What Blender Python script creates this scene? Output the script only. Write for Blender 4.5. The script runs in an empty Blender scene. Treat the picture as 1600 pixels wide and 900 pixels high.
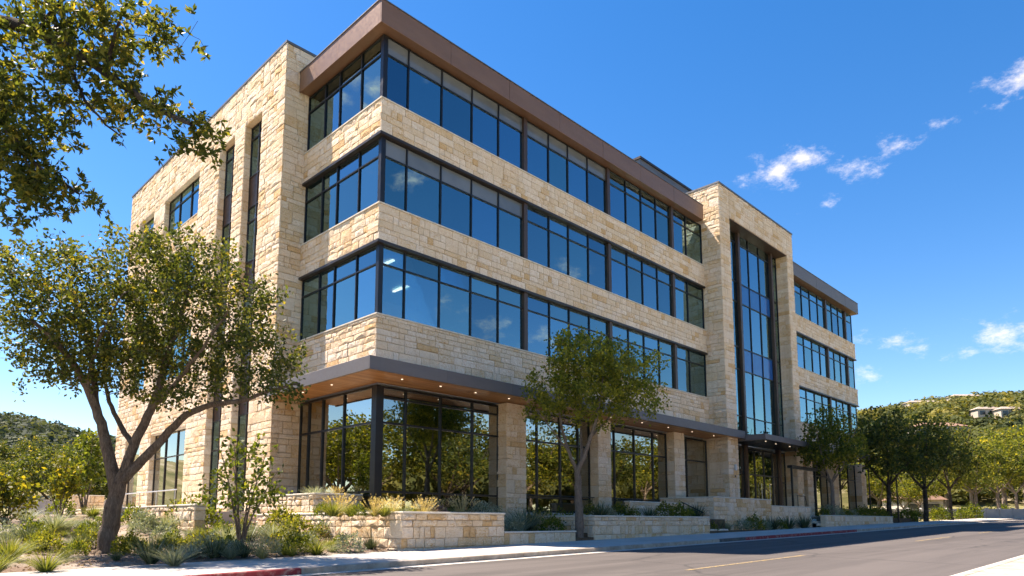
import bpy, math, random
import numpy as np
from mathutils import Vector, Matrix

# ------------------------------------------------------------------ camera, sky, sun, exposure
SC = bpy.context.scene
COL = SC.collection
CAM = np.array([-15.657, -23.213, 1.5])
YAW, PIT, FPX, PY0 = math.radians(44.5556), math.radians(6.7768), 1074.016, 688.825
cd = bpy.data.cameras.new('camera'); cam = bpy.data.objects.new('camera', cd); COL.objects.link(cam)
cam.location = CAM; cam.rotation_euler = (math.pi/2+PIT, 0, YAW-math.pi/2)
cd.sensor_width = 36; cd.lens = FPX/1600*36; cd.shift_y = (PY0-450)/1600
cd.clip_start = .1; cd.clip_end = 6000
SC.camera = cam

TO_SUN = Vector((-.42, 1.0, 1.75)).normalized()
SUN_EL = math.asin(TO_SUN.z); SUN_AZ = math.atan2(TO_SUN.x, TO_SUN.y)
SKY_STRENGTH, SUN_STRENGTH, EXPOSURE = .085, 4.8, 1.58
W = bpy.data.worlds.new('World'); SC.world = W; W.use_nodes = True; W.cycles.sampling_method = 'MANUAL'; W.cycles.sample_map_resolution = 512
FW = np.array([math.cos(YAW)*math.cos(PIT), math.sin(YAW)*math.cos(PIT), math.sin(PIT)])
RT = np.array([math.sin(YAW), -math.cos(YAW), 0.]); UP = np.cross(RT, FW)
def ray(x, y):
    d = FW*FPX+RT*(x-800)-UP*(y-PY0); return d/np.linalg.norm(d)
def world_nodes():
    nt = W.node_tree; N = nt.nodes; L = nt.links; N.clear()
    out = N.new('ShaderNodeOutputWorld'); bg = N.new('ShaderNodeBackground'); bg.inputs[1].default_value = SKY_STRENGTH
    sky = N.new('ShaderNodeTexSky'); sky.sky_type = 'NISHITA'; sky.sun_disc = False
    sky.sun_elevation = SUN_EL; sky.sun_rotation = SUN_AZ; sky.air_density = 1.0; sky.dust_density = .15; sky.ozone_density = 1.6; sky.altitude = 200
    hsv = N.new('ShaderNodeHueSaturation'); hsv.inputs['Saturation'].default_value = 1.42; hsv.inputs['Value'].default_value = 1.0; hsv.inputs['Hue'].default_value = .505
    L.new(sky.outputs[0], hsv.inputs['Color'])
    tc = N.new('ShaderNodeTexCoord')
    def vm(op, a, b=None):
        n = N.new('ShaderNodeVectorMath'); n.operation = op
        for i, v in enumerate((a, b)):
            if v is None: continue
            if hasattr(v, 'is_output'): L.new(v, n.inputs[i])
            else: n.inputs[i].default_value = v
        return n.outputs['Value'] if op in ('DOT_PRODUCT', 'LENGTH') else n.outputs['Vector']
    def ma(op, a, b=0., c=0.):
        n = N.new('ShaderNodeMath'); n.operation = op
        for i, v in enumerate((a, b, c)):
            if hasattr(v, 'is_output'): L.new(v, n.inputs[i])
            else: n.inputs[i].default_value = v
        return n.outputs[0]
    d = tc.outputs['Generated']
    nz = N.new('ShaderNodeTexNoise'); nz.inputs['Scale'].default_value = 30; nz.inputs['Detail'].default_value = 9; nz.inputs['Roughness'].default_value = .68
    mp = N.new('ShaderNodeMapping'); mp.inputs['Scale'].default_value = (1, 1, 1.9); L.new(d, mp.inputs[0]); L.new(mp.outputs[0], nz.inputs['Vector'])
    clouds = [(1212, 268, 62, 34, 1.1), (1250, 245, 46, 34, 1.05), (1345, 262, 48, 18, 1.0), (1405, 228, 44, 16, .98), (1478, 192, 28, 9, .85), (1592, 125, 52, 40, 1.05), (1562, 165, 32, 20, .95),
              (1285, 322, 30, 14, .5), (1412, 537, 46, 11, 1.0), (1570, 522, 62, 16, 1.05), (1505, 549, 34, 8, .95), (1350, 588, 45, 10, .85), (1345, 533, 40, 10, .9), (1290, 318, 40, 12, .8)]
    dirs = [(ray(x, y), a/FPX, b/FPX, s) for x, y, a, b, s in clouds]
    for x, y, a, k in ((770, 500, 60, 1), (690, 478, 45, 1), (842, 530, 50, 1), (655, 285, 40, 1), (900, 420, 40, 1), (572, 128, 42, 0), (545, 160, 34, 0)):   # the clouds the windows mirror
        v = ray(x, y); v[k] *= -1; dirs.append((v, a/FPX, a/FPX, 1.))
    rs = random.Random(4)
    for k in range(28):      # unseen scattered clouds round the rest of the sky, some added for neutral fill
        az = math.radians(-170+k*12.5+rs.uniform(-4, 4)); el = math.radians(rs.uniform(7, 62))
        v = np.array([math.cos(el)*math.cos(az), math.cos(el)*math.sin(az), math.sin(el)])
        if v@FW > .55: continue
        dirs.append((v, rs.uniform(.07, .16), rs.uniform(.025, .06), rs.uniform(.75, 1.)))
    tot = None; sc2 = vm('MULTIPLY', d, (1, 1, 2.1))
    for v, a, b, s in dirs:
        n = N.new('ShaderNodeVectorMath'); n.operation = 'DISTANCE'; L.new(sc2, n.inputs[0]); n.inputs[1].default_value = (v[0], v[1], v[2]*2.1)
        m = N.new('ShaderNodeMath'); m.operation = 'MULTIPLY_ADD'; L.new(n.outputs['Value'], m.inputs[0]); m.inputs[1].default_value = -s/(1.9*a); m.inputs[2].default_value = s
        tot = m.outputs[0] if tot is None else ma('MAXIMUM', tot, m.outputs[0])
    tot = ma('MAXIMUM', tot, 0.)
    dens = ma('ADD', ma('MULTIPLY', tot, .62), ma('SUBTRACT', nz.outputs[0], .91))
    mr = N.new('ShaderNodeMapRange'); mr.inputs[1].default_value = -.02; mr.inputs[2].default_value = .46; mr.interpolation_type = 'SMOOTHSTEP'; L.new(dens, mr.inputs[0])
    has = ma('MULTIPLY', mr.outputs[0], ma('GREATER_THAN', tot, .001))
    mix = N.new('ShaderNodeMix'); mix.data_type = 'RGBA'; L.new(ma('MULTIPLY', has, .9), mix.inputs[0]); L.new(hsv.outputs[0], mix.inputs[6]); mix.inputs[7].default_value = (5.6, 5.7, 6.0, 1)
    L.new(mix.outputs[2], bg.inputs[0]); L.new(bg.outputs[0], out.inputs[0])
world_nodes()
sd = bpy.data.lights.new('sun', 'SUN'); sd.energy = SUN_STRENGTH; sd.angle = math.radians(.53); sd.color = (1, .955, .89)
sun = bpy.data.objects.new('sun', sd); COL.objects.link(sun); sun.rotation_euler = (-TO_SUN).to_track_quat('-Z', 'Y').to_euler(); sun.location = (0, 0, 60)
SC.view_settings.view_transform = 'Standard'; SC.view_settings.look = 'None'; SC.view_settings.gamma = 1; SC.view_settings.exposure = EXPOSURE
SC.view_settings.use_curve_mapping = False
SC.view_settings.use_white_balance = True; SC.view_settings.white_balance_temperature = 7500; SC.view_settings.white_balance_tint = 17
SC.cycles.max_bounces = 8; SC.cycles.transparent_max_bounces = 12; SC.cycles.glossy_bounces = 4; SC.cycles.diffuse_bounces = 3

# ------------------------------------------------------------------ places: pixel of the survey photo -> point of the site at a known plane or distance
def on(x, y, ax, val):
    d = ray(x, y); return CAM+d*((val-CAM[ax])/d[ax])
FH = np.array([math.cos(YAW), math.sin(YAW), 0])
def at(x, y, dist):
    d = ray(x, y); return CAM+d*dist/(d@FH)
def proj(P):
    v = np.asarray(P, float)-CAM; c = v@FW
    return 800+FPX*(v@RT)/c, PY0-FPX*(v@UP)/c, c
RNG = np.random.default_rng(11)
rnd = random.Random(5)
def sstep(a, b, x):
    t = np.clip((np.asarray(x, float)-a)/(b-a), 0, 1); return t*t*(3-2*t)
def grade(X): return .3+.0166*(np.clip(X, -60, 130)+7.4)

# ------------------------------------------------------------------ materials
MATS = {}
class NT:
    def __init__(s, name):
        s.m = bpy.data.materials.new(name); s.m.use_nodes = True; s.N = s.m.node_tree.nodes; s.L = s.m.node_tree.links
        s.b = s.N['Principled BSDF']; s.out = s.N['Material Output']; MATS[name] = s.m
    def n(s, t, **k):
        n = s.N.new('ShaderNode'+t)
        for a, v in k.items():
            if a.startswith('i_'):
                key = a[2:]; key = int(key) if key.isdigit() else key.replace('_', ' ')
                s.put(n.inputs[key], v)
            else: setattr(n, a, v)
        return n
    def put(s, sock, v):
        if hasattr(v, 'is_output'): s.L.new(v, sock)
        else: sock.default_value = v
    def pos(s, scale=(1, 1, 1), obj=False):
        g = s.n('TexCoord').outputs['Object'] if obj else s.n('NewGeometry').outputs['Position']
        m = s.n('Mapping'); s.put(m.inputs[0], g); m.inputs['Scale'].default_value = scale; return m.outputs[0]
    def noise(s, vec, scale, detail=4, rough=.55, dist=0.):
        n = s.n('TexNoise', i_Vector=vec, i_Scale=scale, i_Detail=detail, i_Roughness=rough, i_Distortion=dist); return n.outputs[0]
    def ramp(s, fac, stops):
        r = s.n('ValToRGB'); e = r.color_ramp.elements
        while len(e) < len(stops): e.new(.5)
        for k, (p, c) in enumerate(stops): e[k].position = p; e[k].color = (*c, 1) if len(c) == 3 else c
        s.put(r.inputs[0], fac); return r.outputs[0]
    def mix(s, fac, a, b, blend='MIX'):
        m = s.n('Mix', data_type='RGBA', blend_type=blend); s.put(m.inputs[0], fac)
        for i, v in ((6, a), (7, b)): s.put(m.inputs[i], (*v, 1) if isinstance(v, tuple) and len(v) == 3 else v)
        return m.outputs[2]
    def math(s, op, a, b=0.):
        m = s.n('Math', operation=op); s.put(m.inputs[0], a); s.put(m.inputs[1], b); return m.outputs[0]
    def range(s, v, a, b, c=0., d=1.):
        m = s.n('MapRange'); s.put(m.inputs[0], v)
        for i, q in enumerate((a, b, c, d)): m.inputs[i+1].default_value = q
        return m.outputs[0]
    def attr(s, name='tint'): return s.n('Attribute', attribute_name=name).outputs['Fac']
    def bump(s, h, strength=.4, dist=.02):
        n = s.n('Bump', i_Height=h, i_Strength=strength, i_Distance=dist); s.L.new(n.outputs[0], s.b.inputs['Normal']); return n
    def base(s, c, rough=.7, spec=None, metal=None):
        s.put(s.b.inputs['Base Color'], (*c, 1) if isinstance(c, tuple) else c); s.put(s.b.inputs['Roughness'], rough)
        if spec is not None: s.b.inputs['Specular IOR Level'].default_value = spec
        if metal is not None: s.b.inputs['Metallic'].default_value = metal
        return s.m

def m_stone():
    s = NT('limestone'); p = s.pos(); t = s.attr()
    c = s.ramp(t, [(0, (.88, .75, .59)), (.28, (.82, .65, .45)), (.5, (.90, .79, .65)), (.70, (.79, .60, .38)), (.84, (.88, .75, .58)), (1, (.74, .51, .28))])
    v = s.noise(s.pos((1, 1, 1.8)), 5.6, 7, .70, 2.2)
    c = s.mix(s.math('MULTIPLY', s.range(v, .47, .60), s.range(t, .1, .9, .22, .95)), c, (.64, .38, .15))
    v2 = s.noise(p, 9, 5, .65, .6); c = s.mix(s.math('MULTIPLY', s.range(v2, .55, .75), .32), c, (.90, .80, .67))
    v3 = s.noise(p, 42, 4, .7); c = s.mix(.35, c, s.ramp(v3, [(.25, (.7, .66, .6)), (.75, (1, 1, 1))]), 'MULTIPLY')
    sk = s.noise(s.pos((1.5, 1.5, .1)), 1.0, 5, .65); c = s.mix(s.range(sk, .53, .70, 0, .30), c, (.62, .50, .37), 'MULTIPLY')
    bl = s.noise(p, .35, 3, .6); c = s.mix(s.range(bl, .45, .65, 0, .12), c, (.85, .74, .60), 'MULTIPLY')
    h = s.math('ADD', s.math('MULTIPLY', s.noise(p, 6.5, 6, .62, .5), 1.0), s.math('MULTIPLY', v3, .3))
    s.bump(h, .9, .09); s.base(c, .92, .2)
    s = NT('mortar'); s.base(s.ramp(s.noise(s.pos(), 14, 4), [(.3, (.62, .47, .31)), (.7, (.76, .60, .42))]), .95, .1)
    s = NT('cut_limestone'); p = s.pos(); c = s.ramp(s.noise(p, 5, 6), [(.3, (.58, .52, .42)), (.7, (.72, .66, .55))]); s.bump(s.noise(p, 40, 4), .2, .01); s.base(c, .85, .25)
m_stone()
def m_metal(name, a, b, rough=.42, metal=.55):
    s = NT(name); v = s.noise(s.pos((.35, .35, 1.3)), 1.6, 5, .6); c = s.ramp(v, [(.3, a), (.7, b)])
    r = s.range(s.noise(s.pos(), 7, 4), .3, .7, rough-.07, rough+.1); s.base(c, r, .5, metal)
m_metal('bronze_panel', (.20, .108, .062), (.235, .13, .076), .40, .25)
m_metal('dark_bronze', (.045, .036, .032), (.06, .047, .04), .38, .5)
m_metal('grey_fascia', (.125, .110, .102), (.145, .128, .118), .5, .1)
m_metal('frame_black', (.016, .016, .018), (.024, .023, .024), .35, .4)
m_metal('pilaster_brown', (.085, .052, .038), (.105, .066, .048), .4, .5)
m_metal('roof_grey', (.13, .13, .13), (.17, .17, .17), .45, .5)
m_metal('rail_black', (.02, .02, .02), (.03, .03, .03), .4, .5)
m_metal('rail_steel', (.45, .44, .42), (.55, .54, .52), .35, .8)
def m_glass(name, gloss, trans, f0, wav=.006):
    s = NT(name); s.N.remove(s.b)
    h = s.noise(s.pos(), .9, 2); bp = s.n('Bump', i_Height=h, i_Strength=.16, i_Distance=wav)
    oi = s.n('ObjectInfo'); wn = s.n('TexWhiteNoise', noise_dimensions='1D'); s.L.new(oi.outputs['Random'], wn.inputs['W'])
    tl = s.n('VectorMath', operation='MULTIPLY_ADD'); s.L.new(wn.outputs['Color'], tl.inputs[0]); tl.inputs[1].default_value = (.014, .014, .014); s.L.new(bp.outputs[0], tl.inputs[2])
    t2 = s.n('VectorMath', operation='SUBTRACT'); s.L.new(tl.outputs[0], t2.inputs[0]); t2.inputs[1].default_value = (.007, .007, .007)
    t3 = s.n('VectorMath', operation='NORMALIZE'); s.L.new(t2.outputs[0], t3.inputs[0])
    g = s.n('BsdfGlossy', i_Roughness=.004); s.put(g.inputs['Color'], s.mix(wn.outputs['Value'], gloss, (gloss[0]*1.12, gloss[1]*1.02, gloss[2]*.86))); s.L.new(t3.outputs[0], g.inputs['Normal'])
    t = s.n('BsdfTransparent', i_Color=(*trans, 1)); fr = s.n('Fresnel', i_IOR=1.5)
    fac = s.math('MINIMUM', s.math('ADD', s.math('MULTIPLY', fr.outputs[0], 1.0), s.range(oi.outputs['Random'], 0, 1, f0-.08, f0+.09)), 1.)
    mx = s.n('MixShader'); s.put(mx.inputs[0], fac); s.L.new(t.outputs[0], mx.inputs[1]); s.L.new(g.outputs[0], mx.inputs[2]); s.L.new(mx.outputs[0], s.out.inputs[0])
m_glass('blue_glass', (.50, .82, .93), (.58, .70, .70), .32)
m_glass('clear_glass', (.88, .93, .92), (.40, .42, .38), .35)
def m_simple():
    s = NT('grey_glass'); v = s.noise(s.pos(), .5, 3); s.base(s.ramp(v, [(.3, (.10, .115, .12)), (.7, (.16, .175, .175))]), .05, .75)
    s = NT('blue_spandrel'); s.base((.01, .10, .30), .06, .8)
    s = NT('interior_white'); s.base((.55, .54, .5), .8)
    s = NT('interior_grey'); s.base((.30, .29, .27), .8)
    s = NT('interior_floor'); s.base((.12, .10, .08), .6)
    s = NT('shade_grey'); s.base((.78, .77, .73), .8)
    s = NT('interior_green'); s.base((.30, .36, .05), .8)
    s = NT('wood'); p = s.pos((1, 1, 1)); t = s.attr(); v = s.noise(s.pos((.8, 9, 9)), 3, 5, .6)
    c = s.ramp(t, [(0, (.42, .18, .06)), (.5, (.52, .24, .09)), (1, (.60, .31, .13))]); c = s.mix(.45, c, s.ramp(v, [(.3, (.5, .45, .4)), (.7, (1, 1, 1))]), 'MULTIPLY'); s.base(c, .42, .4)
    s = NT('downlight'); s.base((1, 1, 1), .5); s.b.inputs['Emission Color'].default_value = (1, .86, .66, 1); s.b.inputs['Emission Strength'].default_value = .5
    s = NT('strip_light'); s.base((1, 1, 1), .5); s.b.inputs['Emission Color'].default_value = (1, .93, .82, 1); s.b.inputs['Emission Strength'].default_value = 2.2
    s = NT('asphalt'); p = s.pos(); f = s.noise(p, 60, 3, .7); b = s.noise(s.pos((.12, .5, 1)), 1.2, 5, .6)
    c = s.ramp(b, [(.25, (.052, .046, .042)), (.75, (.088, .077, .070))]); c = s.mix(.4, c, s.ramp(f, [(.3, (.55, .55, .55)), (.7, (1.2, 1.2, 1.2))]), 'MULTIPLY')
    vo = s.n('TexVoronoi', feature='DISTANCE_TO_EDGE', i_Vector=s.mix(.12, s.pos((.3, .3, .3)), s.n('TexNoise', i_Vector=p, i_Scale=1.5, i_Detail=5.).outputs[1], 'ADD'), i_Scale=.6)
    st = s.noise(s.pos((.025, 1.1, 1)), 1.0, 4, .6); c = s.mix(s.range(st, .42, .62, 0, .45), c, (.125, .11, .10)); pt = s.noise(s.pos((.22, .3, 1)), .8, 2, .4); c = s.mix(s.range(pt, .60, .615, 0, .4), c, (.07, .062, .057)); oil = s.noise(s.pos((.5, .9, 1)), 1.1, 4, .6); c = s.mix(s.range(oil, .60, .74, 0, .5), c, (.06, .055, .05)); ck = s.range(vo.outputs[0], 0, .014, .7, 0); c = s.mix(ck, c, (.03, .028, .027)); s.bump(f, .35, .01); s.base(c, .82, .35)
    s = NT('concrete'); p = s.pos(); b = s.noise(p, .9, 6, .65); f = s.noise(p, 30, 4, .7)
    c = s.ramp(b, [(.3, (.40, .37, .33)), (.7, (.53, .50, .45))]); c = s.mix(.25, c, s.ramp(f, [(.3, (.6, .6, .6)), (.7, (1.1, 1.1, 1.1))]), 'MULTIPLY'); s.bump(f, .2, .006); s.base(c, .88, .2)
    s = NT('bounce_concrete'); p = s.pos(); b = s.noise(p, .9, 6, .65); f = s.noise(p, 30, 4, .7); s.bump(f, .2, .006); s.base(s.ramp(b, [(.3, (.68, .60, .50)), (.7, (.76, .68, .57))]), .9, .2)  # kept pale for the added ground that bounces fill light
    s = NT('kerb_concrete'); p = s.pos(); b = s.noise(p, 2.2, 6, .7, .6); f = s.noise(p, 24, 5, .7)
    c = s.ramp(b, [(.3, (.26, .21, .16)), (.6, (.44, .38, .31)), (.8, (.5, .46, .4))]); s.bump(f, .5, .012); s.base(c, .9, .15)
    s = NT('red_kerb'); p = s.pos(); b = s.noise(p, 3.2, 6, .75, .8)
    c = s.mix(s.range(b, .5, .68), (.26, .03, .035), (.42, .26, .22)); s.bump(s.noise(p, 24, 5, .7), .4, .01); s.base(c, .75, .3)
    s = NT('dark_kerb'); s.base(s.ramp(s.noise(s.pos(), 5, 5), [(.3, (.05, .05, .05)), (.7, (.13, .12, .11))]), .8)
    s = NT('yellow_paint'); s.base(s.ramp(s.noise(s.pos(), 9, 6, .75), [(.42, (.12, .105, .09)), (.60, (.36, .25, .085))]), .8)
    s = NT('white_paint'); s.base(s.ramp(s.noise(s.pos(), 9, 6, .75), [(.3, (.3, .29, .27)), (.5, (.68, .66, .62))]), .8)
    s = NT('mulch'); p = s.pos(); v = s.noise(p, 22, 6, .75, .4); b = s.noise(p, .55, 4)
    c = s.ramp(v, [(.25, (.06, .04, .028)), (.5, (.20, .14, .10)), (.75, (.38, .30, .22))]); c = s.mix(s.range(b, .44, .62), c, s.ramp(v, [(.3, (.22, .18, .14)), (.7, (.46, .40, .33))])); s.bump(v, .9, .05); s.base(c, .95, .1)
    s = NT('soil'); v = s.noise(s.pos(), 22, 6, .75, .4); s.bump(v, .9, .05); s.base(s.ramp(v, [(.3, (.05, .035, .025)), (.7, (.2, .15, .10))]), .95, .1)
    s = NT('dry_grass'); p = s.pos(); v = s.noise(p, 1.1, 6, .7); f = s.noise(p, 18, 4)
    c = s.ramp(v, [(.3, (.17, .15, .065)), (.7, (.34, .28, .15))]); s.bump(f, .7, .08); s.base(c, .95, .1)
    s = NT('hill_ground'); p = s.pos(); v = s.noise(p, .05, 6, .7); s.base(s.ramp(v, [(.35, (.10, .11, .035)), (.55, (.24, .21, .10)), (.7, (.46, .40, .29))]), .95, .1)
    s = NT('stucco'); s.base(s.ramp(s.noise(s.pos(), 1.5, 5), [(.3, (.38, .34, .28)), (.7, (.48, .43, .36))]), .9)
    s = NT('grey_wall'); s.base(s.ramp(s.noise(s.pos(), 1.2, 5), [(.3, (.36, .34, .32)), (.7, (.46, .44, .41))]), .9)
    s = NT('roof_tile'); w = s.n('TexWave', i_Vector=s.pos((3, 3, 3)), i_Scale=2., i_Distortion=1.).outputs[1]; s.bump(w, .5, .05); s.base(s.ramp(s.noise(s.pos(), 4, 5), [(.3, (.20, .11, .07)), (.7, (.30, .18, .12))]), .9)
    s = NT('roof_pale'); s.base((.30, .25, .20), .9)
    s = NT('dark_glass'); s.base((.02, .025, .03), .12, .6)
    s = NT('lamp_white'); s.base((.6, .6, .58), .5)
    s = NT('boulder'); p = s.pos(); c = s.ramp(s.noise(p, 3, 6, .65), [(.3, (.24, .21, .18)), (.7, (.42, .38, .33))]); s.bump(s.noise(p, 9, 5), .6, .06); s.base(c, .95)
m_simple()
def m_bark(name, a, b):
    s = NT(name); v = s.noise(s.pos((7, 7, 1.5)), 3.0, 7, .75, 1.2); f = s.noise(s.pos(), 2.0, 3)
    c = s.ramp(v, [(.32, a), (.66, b)]); c = s.mix(s.math('MULTIPLY', s.range(f, .5, .7), .35), c, (.30, .27, .23)); s.bump(v, 1.0, .12); s.base(c, .95, .1)
m_bark('bark', (.06, .042, .03), (.34, .25, .18))
m_bark('pale_bark', (.12, .09, .07), (.33, .26, .20))
m_bark('dark_bark', (.03, .024, .02), (.10, .078, .06))
def m_leaf(name, stops, trans=.38, rough=.5):
    s = NT(name); c = s.ramp(s.attr(), stops); s.base(c, rough, .15)
    t = s.n('BsdfTranslucent'); s.put(t.inputs[0], s.mix(1., c, (1.9, 1.75, .7), 'MULTIPLY'))
    mx = s.n('MixShader', i_0=trans); s.L.new(s.b.outputs[0], mx.inputs[1]); s.L.new(t.outputs[0], mx.inputs[2]); s.L.new(mx.outputs[0], s.out.inputs[0])
m_leaf('oak_leaf', [(0, (.032, .048, .014)), (.45, (.080, .100, .024)), (.8, (.21, .19, .034)), (1, (.40, .27, .05))], .5)
m_leaf('tree_leaf', [(0, (.028, .044, .014)), (.45, (.068, .090, .024)), (.8, (.17, .165, .034)), (1, (.33, .25, .045))], .42)
m_leaf('street_leaf', [(0, (.055, .080, .016)), (.5, (.115, .13, .028)), (.85, (.27, .25, .036)), (1, (.42, .34, .05))], .5)
m_leaf('yellow_leaf', [(0, (.045, .065, .014)), (.5, (.125, .140, .022)), (1, (.36, .29, .035))], .4)
m_leaf('sunlit_leaf', [(0, (.075, .10, .018)), (.5, (.21, .22, .036)), (.85, (.36, .33, .05)), (1, (.48, .40, .06))], .5)  # brighter street_leaf: sunlight put into the colour of a tree standing in shade
m_leaf('shrub_leaf', [(0, (.04, .065, .014)), (.5, (.10, .135, .022)), (1, (.26, .26, .04))], .42)
m_leaf('far_leaf', [(0, (.040, .056, .024)), (.5, (.095, .108, .034)), (1, (.22, .195, .055))], .3, .8)
m_leaf('hazed_leaf', [(0, (.034, .050, .036)), (.5, (.070, .090, .056)), (1, (.13, .14, .07))], .25, .8)  # distance haze put into the leaf colour of the left hill
m_leaf('yucca_leaf', [(0, (.030, .052, .030)), (.5, (.075, .105, .060)), (1, (.20, .22, .12))], .15, .45)
m_leaf('silver_leaf', [(0, (.10, .13, .095)), (.5, (.23, .27, .20)), (1, (.42, .44, .33))], .2)
m_leaf('grass_leaf', [(0, (.05, .075, .018)), (.5, (.13, .16, .035)), (1, (.32, .30, .08))], .3)
m_leaf('gold_leaf', [(0, (.11, .14, .04)), (.45, (.25, .23, .09)), (1, (.50, .39, .24))], .35)
m_leaf('purple_leaf', [(0, (.10, .07, .07)), (.6, (.22, .16, .16)), (1, (.30, .24, .2))], .25)

# ------------------------------------------------------------------ object helpers
ORG = {}
def props(o, label=None, cat=None, group=None, kind=None, category=None):
    cat = cat or category
    for k, v in (('label', label), ('category', cat), ('group', group), ('kind', kind)):
        if v: o[k] = v
    return o
def thing(name, loc, label, cat, group=None):
    o = bpy.data.objects.new(name, None); COL.objects.link(o); o.location = loc; o.empty_display_size = .3
    ORG[o.name] = np.array(loc, float); return props(o, label, cat, group)
def mesh(name, V, F, tint=None, smooth=False):
    me = bpy.data.meshes.new(name)
    V = np.asarray(V, np.float32)
    if isinstance(F, np.ndarray) and F.ndim == 2:
        n, k = F.shape
        me.vertices.add(len(V)); me.vertices.foreach_set('co', V.ravel()); me.loops.add(n*k); me.polygons.add(n)
        me.loops.foreach_set('vertex_index', F.astype(np.int32).ravel()); me.polygons.foreach_set('loop_start', np.arange(0, n*k, k, dtype=np.int32))
        try: me.polygons.foreach_set('loop_total', np.full(n, k, np.int32))
        except Exception: pass
    else: me.from_pydata(V.tolist(), [], F if not isinstance(F, np.ndarray) else F.tolist())
    if tint is not None:
        a = me.attributes.new('tint', 'FLOAT', 'POINT'); a.data.foreach_set('value', np.broadcast_to(np.asarray(tint, np.float32), (len(V),)).copy())
    me.update(calc_edges=True); me.validate()
    if smooth: me.polygons.foreach_set('use_smooth', np.ones(len(me.polygons), bool))
    return me
def obj(name, V, F, mat, parent=None, tint=None, smooth=False, **p):
    V = np.asarray(V, float)
    org = np.zeros(3)
    if parent is not None: org = ORG[parent.name]
    me = mesh(name, V-org, F, tint, smooth); me.materials.append(MATS[mat])
    o = bpy.data.objects.new(name, me); COL.objects.link(o); ORG[o.name] = org
    if parent is not None: o.parent = parent
    return props(o, **p)
BF = [(0, 3, 2, 1), (4, 5, 6, 7), (0, 1, 5, 4), (1, 2, 6, 5), (2, 3, 7, 6), (3, 0, 4, 7)]
def bx(x0, x1, y0, y1, z0, z1):
    return [(x0, y0, z0), (x1, y0, z0), (x1, y1, z0), (x0, y1, z0), (x0, y0, z1), (x1, y0, z1), (x1, y1, z1), (x0, y1, z1)], BF
def bevel_bx(x0, x1, y0, y1, z0, z1, b=.012):
    x0, x1 = sorted((x0, x1)); y0, y1 = sorted((y0, y1)); b = min(b, (x1-x0)*.3, (y1-y0)*.3, (z1-z0)*.3)
    V = []; 
    for z, i in ((z0, b), (z0+b, 0), (z1-b, 0), (z1, b)):
        V += [(x0+i, y0+i, z), (x1-i, y0+i, z), (x1-i, y1-i, z), (x0+i, y1-i, z)]
    F = [(3, 2, 1, 0), (12, 13, 14, 15)]
    for k in range(3):
        for j in range(4): F.append((k*4+j, k*4+(j+1) % 4, k*4+4+(j+1) % 4, k*4+4+j))
    return V, F
def cat(parts):
    V, F, n = [], [], 0
    for v, f in parts:
        V += list(map(tuple, v)); F += [tuple(i+n for i in q) for q in f]; n += len(v)
    return V, F
def box(name, b, mat, parent=None, bev=None, **p):
    v, f = bevel_bx(*b, bev) if bev else bx(*b); return obj(name, v, f, mat, parent, **p)
def boxes(name, bs, mat, parent=None, **p):
    v, f = cat([bx(*b) for b in bs]); return obj(name, v, f, mat, parent, **p)
def tube(pts, rads, sides=7, cap=True):
    pts = np.asarray(pts, float); n = len(pts); rads = np.broadcast_to(rads, n)
    T = np.gradient(pts, axis=0); T /= np.linalg.norm(T, axis=1)[:, None]+1e-9
    ref = np.array([0, 0, 1.]) if abs(T[0][2]) < .9 else np.array([1., 0, 0]); V = []; a = np.arange(sides)*2*math.pi/sides
    u = np.cross(T[0], ref); u /= np.linalg.norm(u)
    for i in range(n):
        u = u-T[i]*(u@T[i]); u /= np.linalg.norm(u)+1e-9; w = np.cross(T[i], u)
        V.append(pts[i]+rads[i]*(np.cos(a)[:, None]*u+np.sin(a)[:, None]*w))
    V = np.concatenate(V); F = []
    for i in range(n-1):
        for j in range(sides): F.append((i*sides+j, i*sides+(j+1) % sides, (i+1)*sides+(j+1) % sides, (i+1)*sides+j))
    if cap: F += [tuple(range(sides-1, -1, -1)), tuple((n-1)*sides+j for j in range(sides))]
    return V, F

# ------------------------------------------------------------------ stone laying
COURSES = [0.]
while COURSES[-1] < 30: COURSES.append(COURSES[-1]+rnd.choice((.22, .26, .30, .34, .38)))
def lay(u0, u1, z0, z1, r, k=1.):
    """random ashlar on the rectangle: list of (u0,u1,z0,z1)"""
    cs = [z0]+[c for c in COURSES if z0+.13 < c < z1-.13]+[z1]; out = []
    def run(a, b, c, d):
        u = a
        while u < b-1e-6:
            w = r.choice((.30, .38, .46, .56, .68, .82, 1.0))*r.uniform(.9, 1.1)*k
            if b-(u+w) < .24*k: w = b-u
            out.append((u, u+w, c, d)); u += w
    i = 0
    while i < len(cs)-1:
        if i+2 < len(cs) and cs[i+2]-cs[i] < .72 and r.random() < .72:
            u = u0
            while u < u1-1e-6:
                if r.random() < .22: w = r.uniform(.5, .85)
                else: w = r.uniform(.9, 2.6)
                if u1-(u+w) < .45: w = u1-u
                if w < .95 and r.random() < .8: out.append((u, u+w, cs[i], cs[i+2]))
                else: run(u, u+w, cs[i], cs[i+1]); run(u, u+w, cs[i+1], cs[i+2])
                u += w
            i += 2
        else: run(u0, u1, cs[i], cs[i+1]); i += 1
    return out
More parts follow.
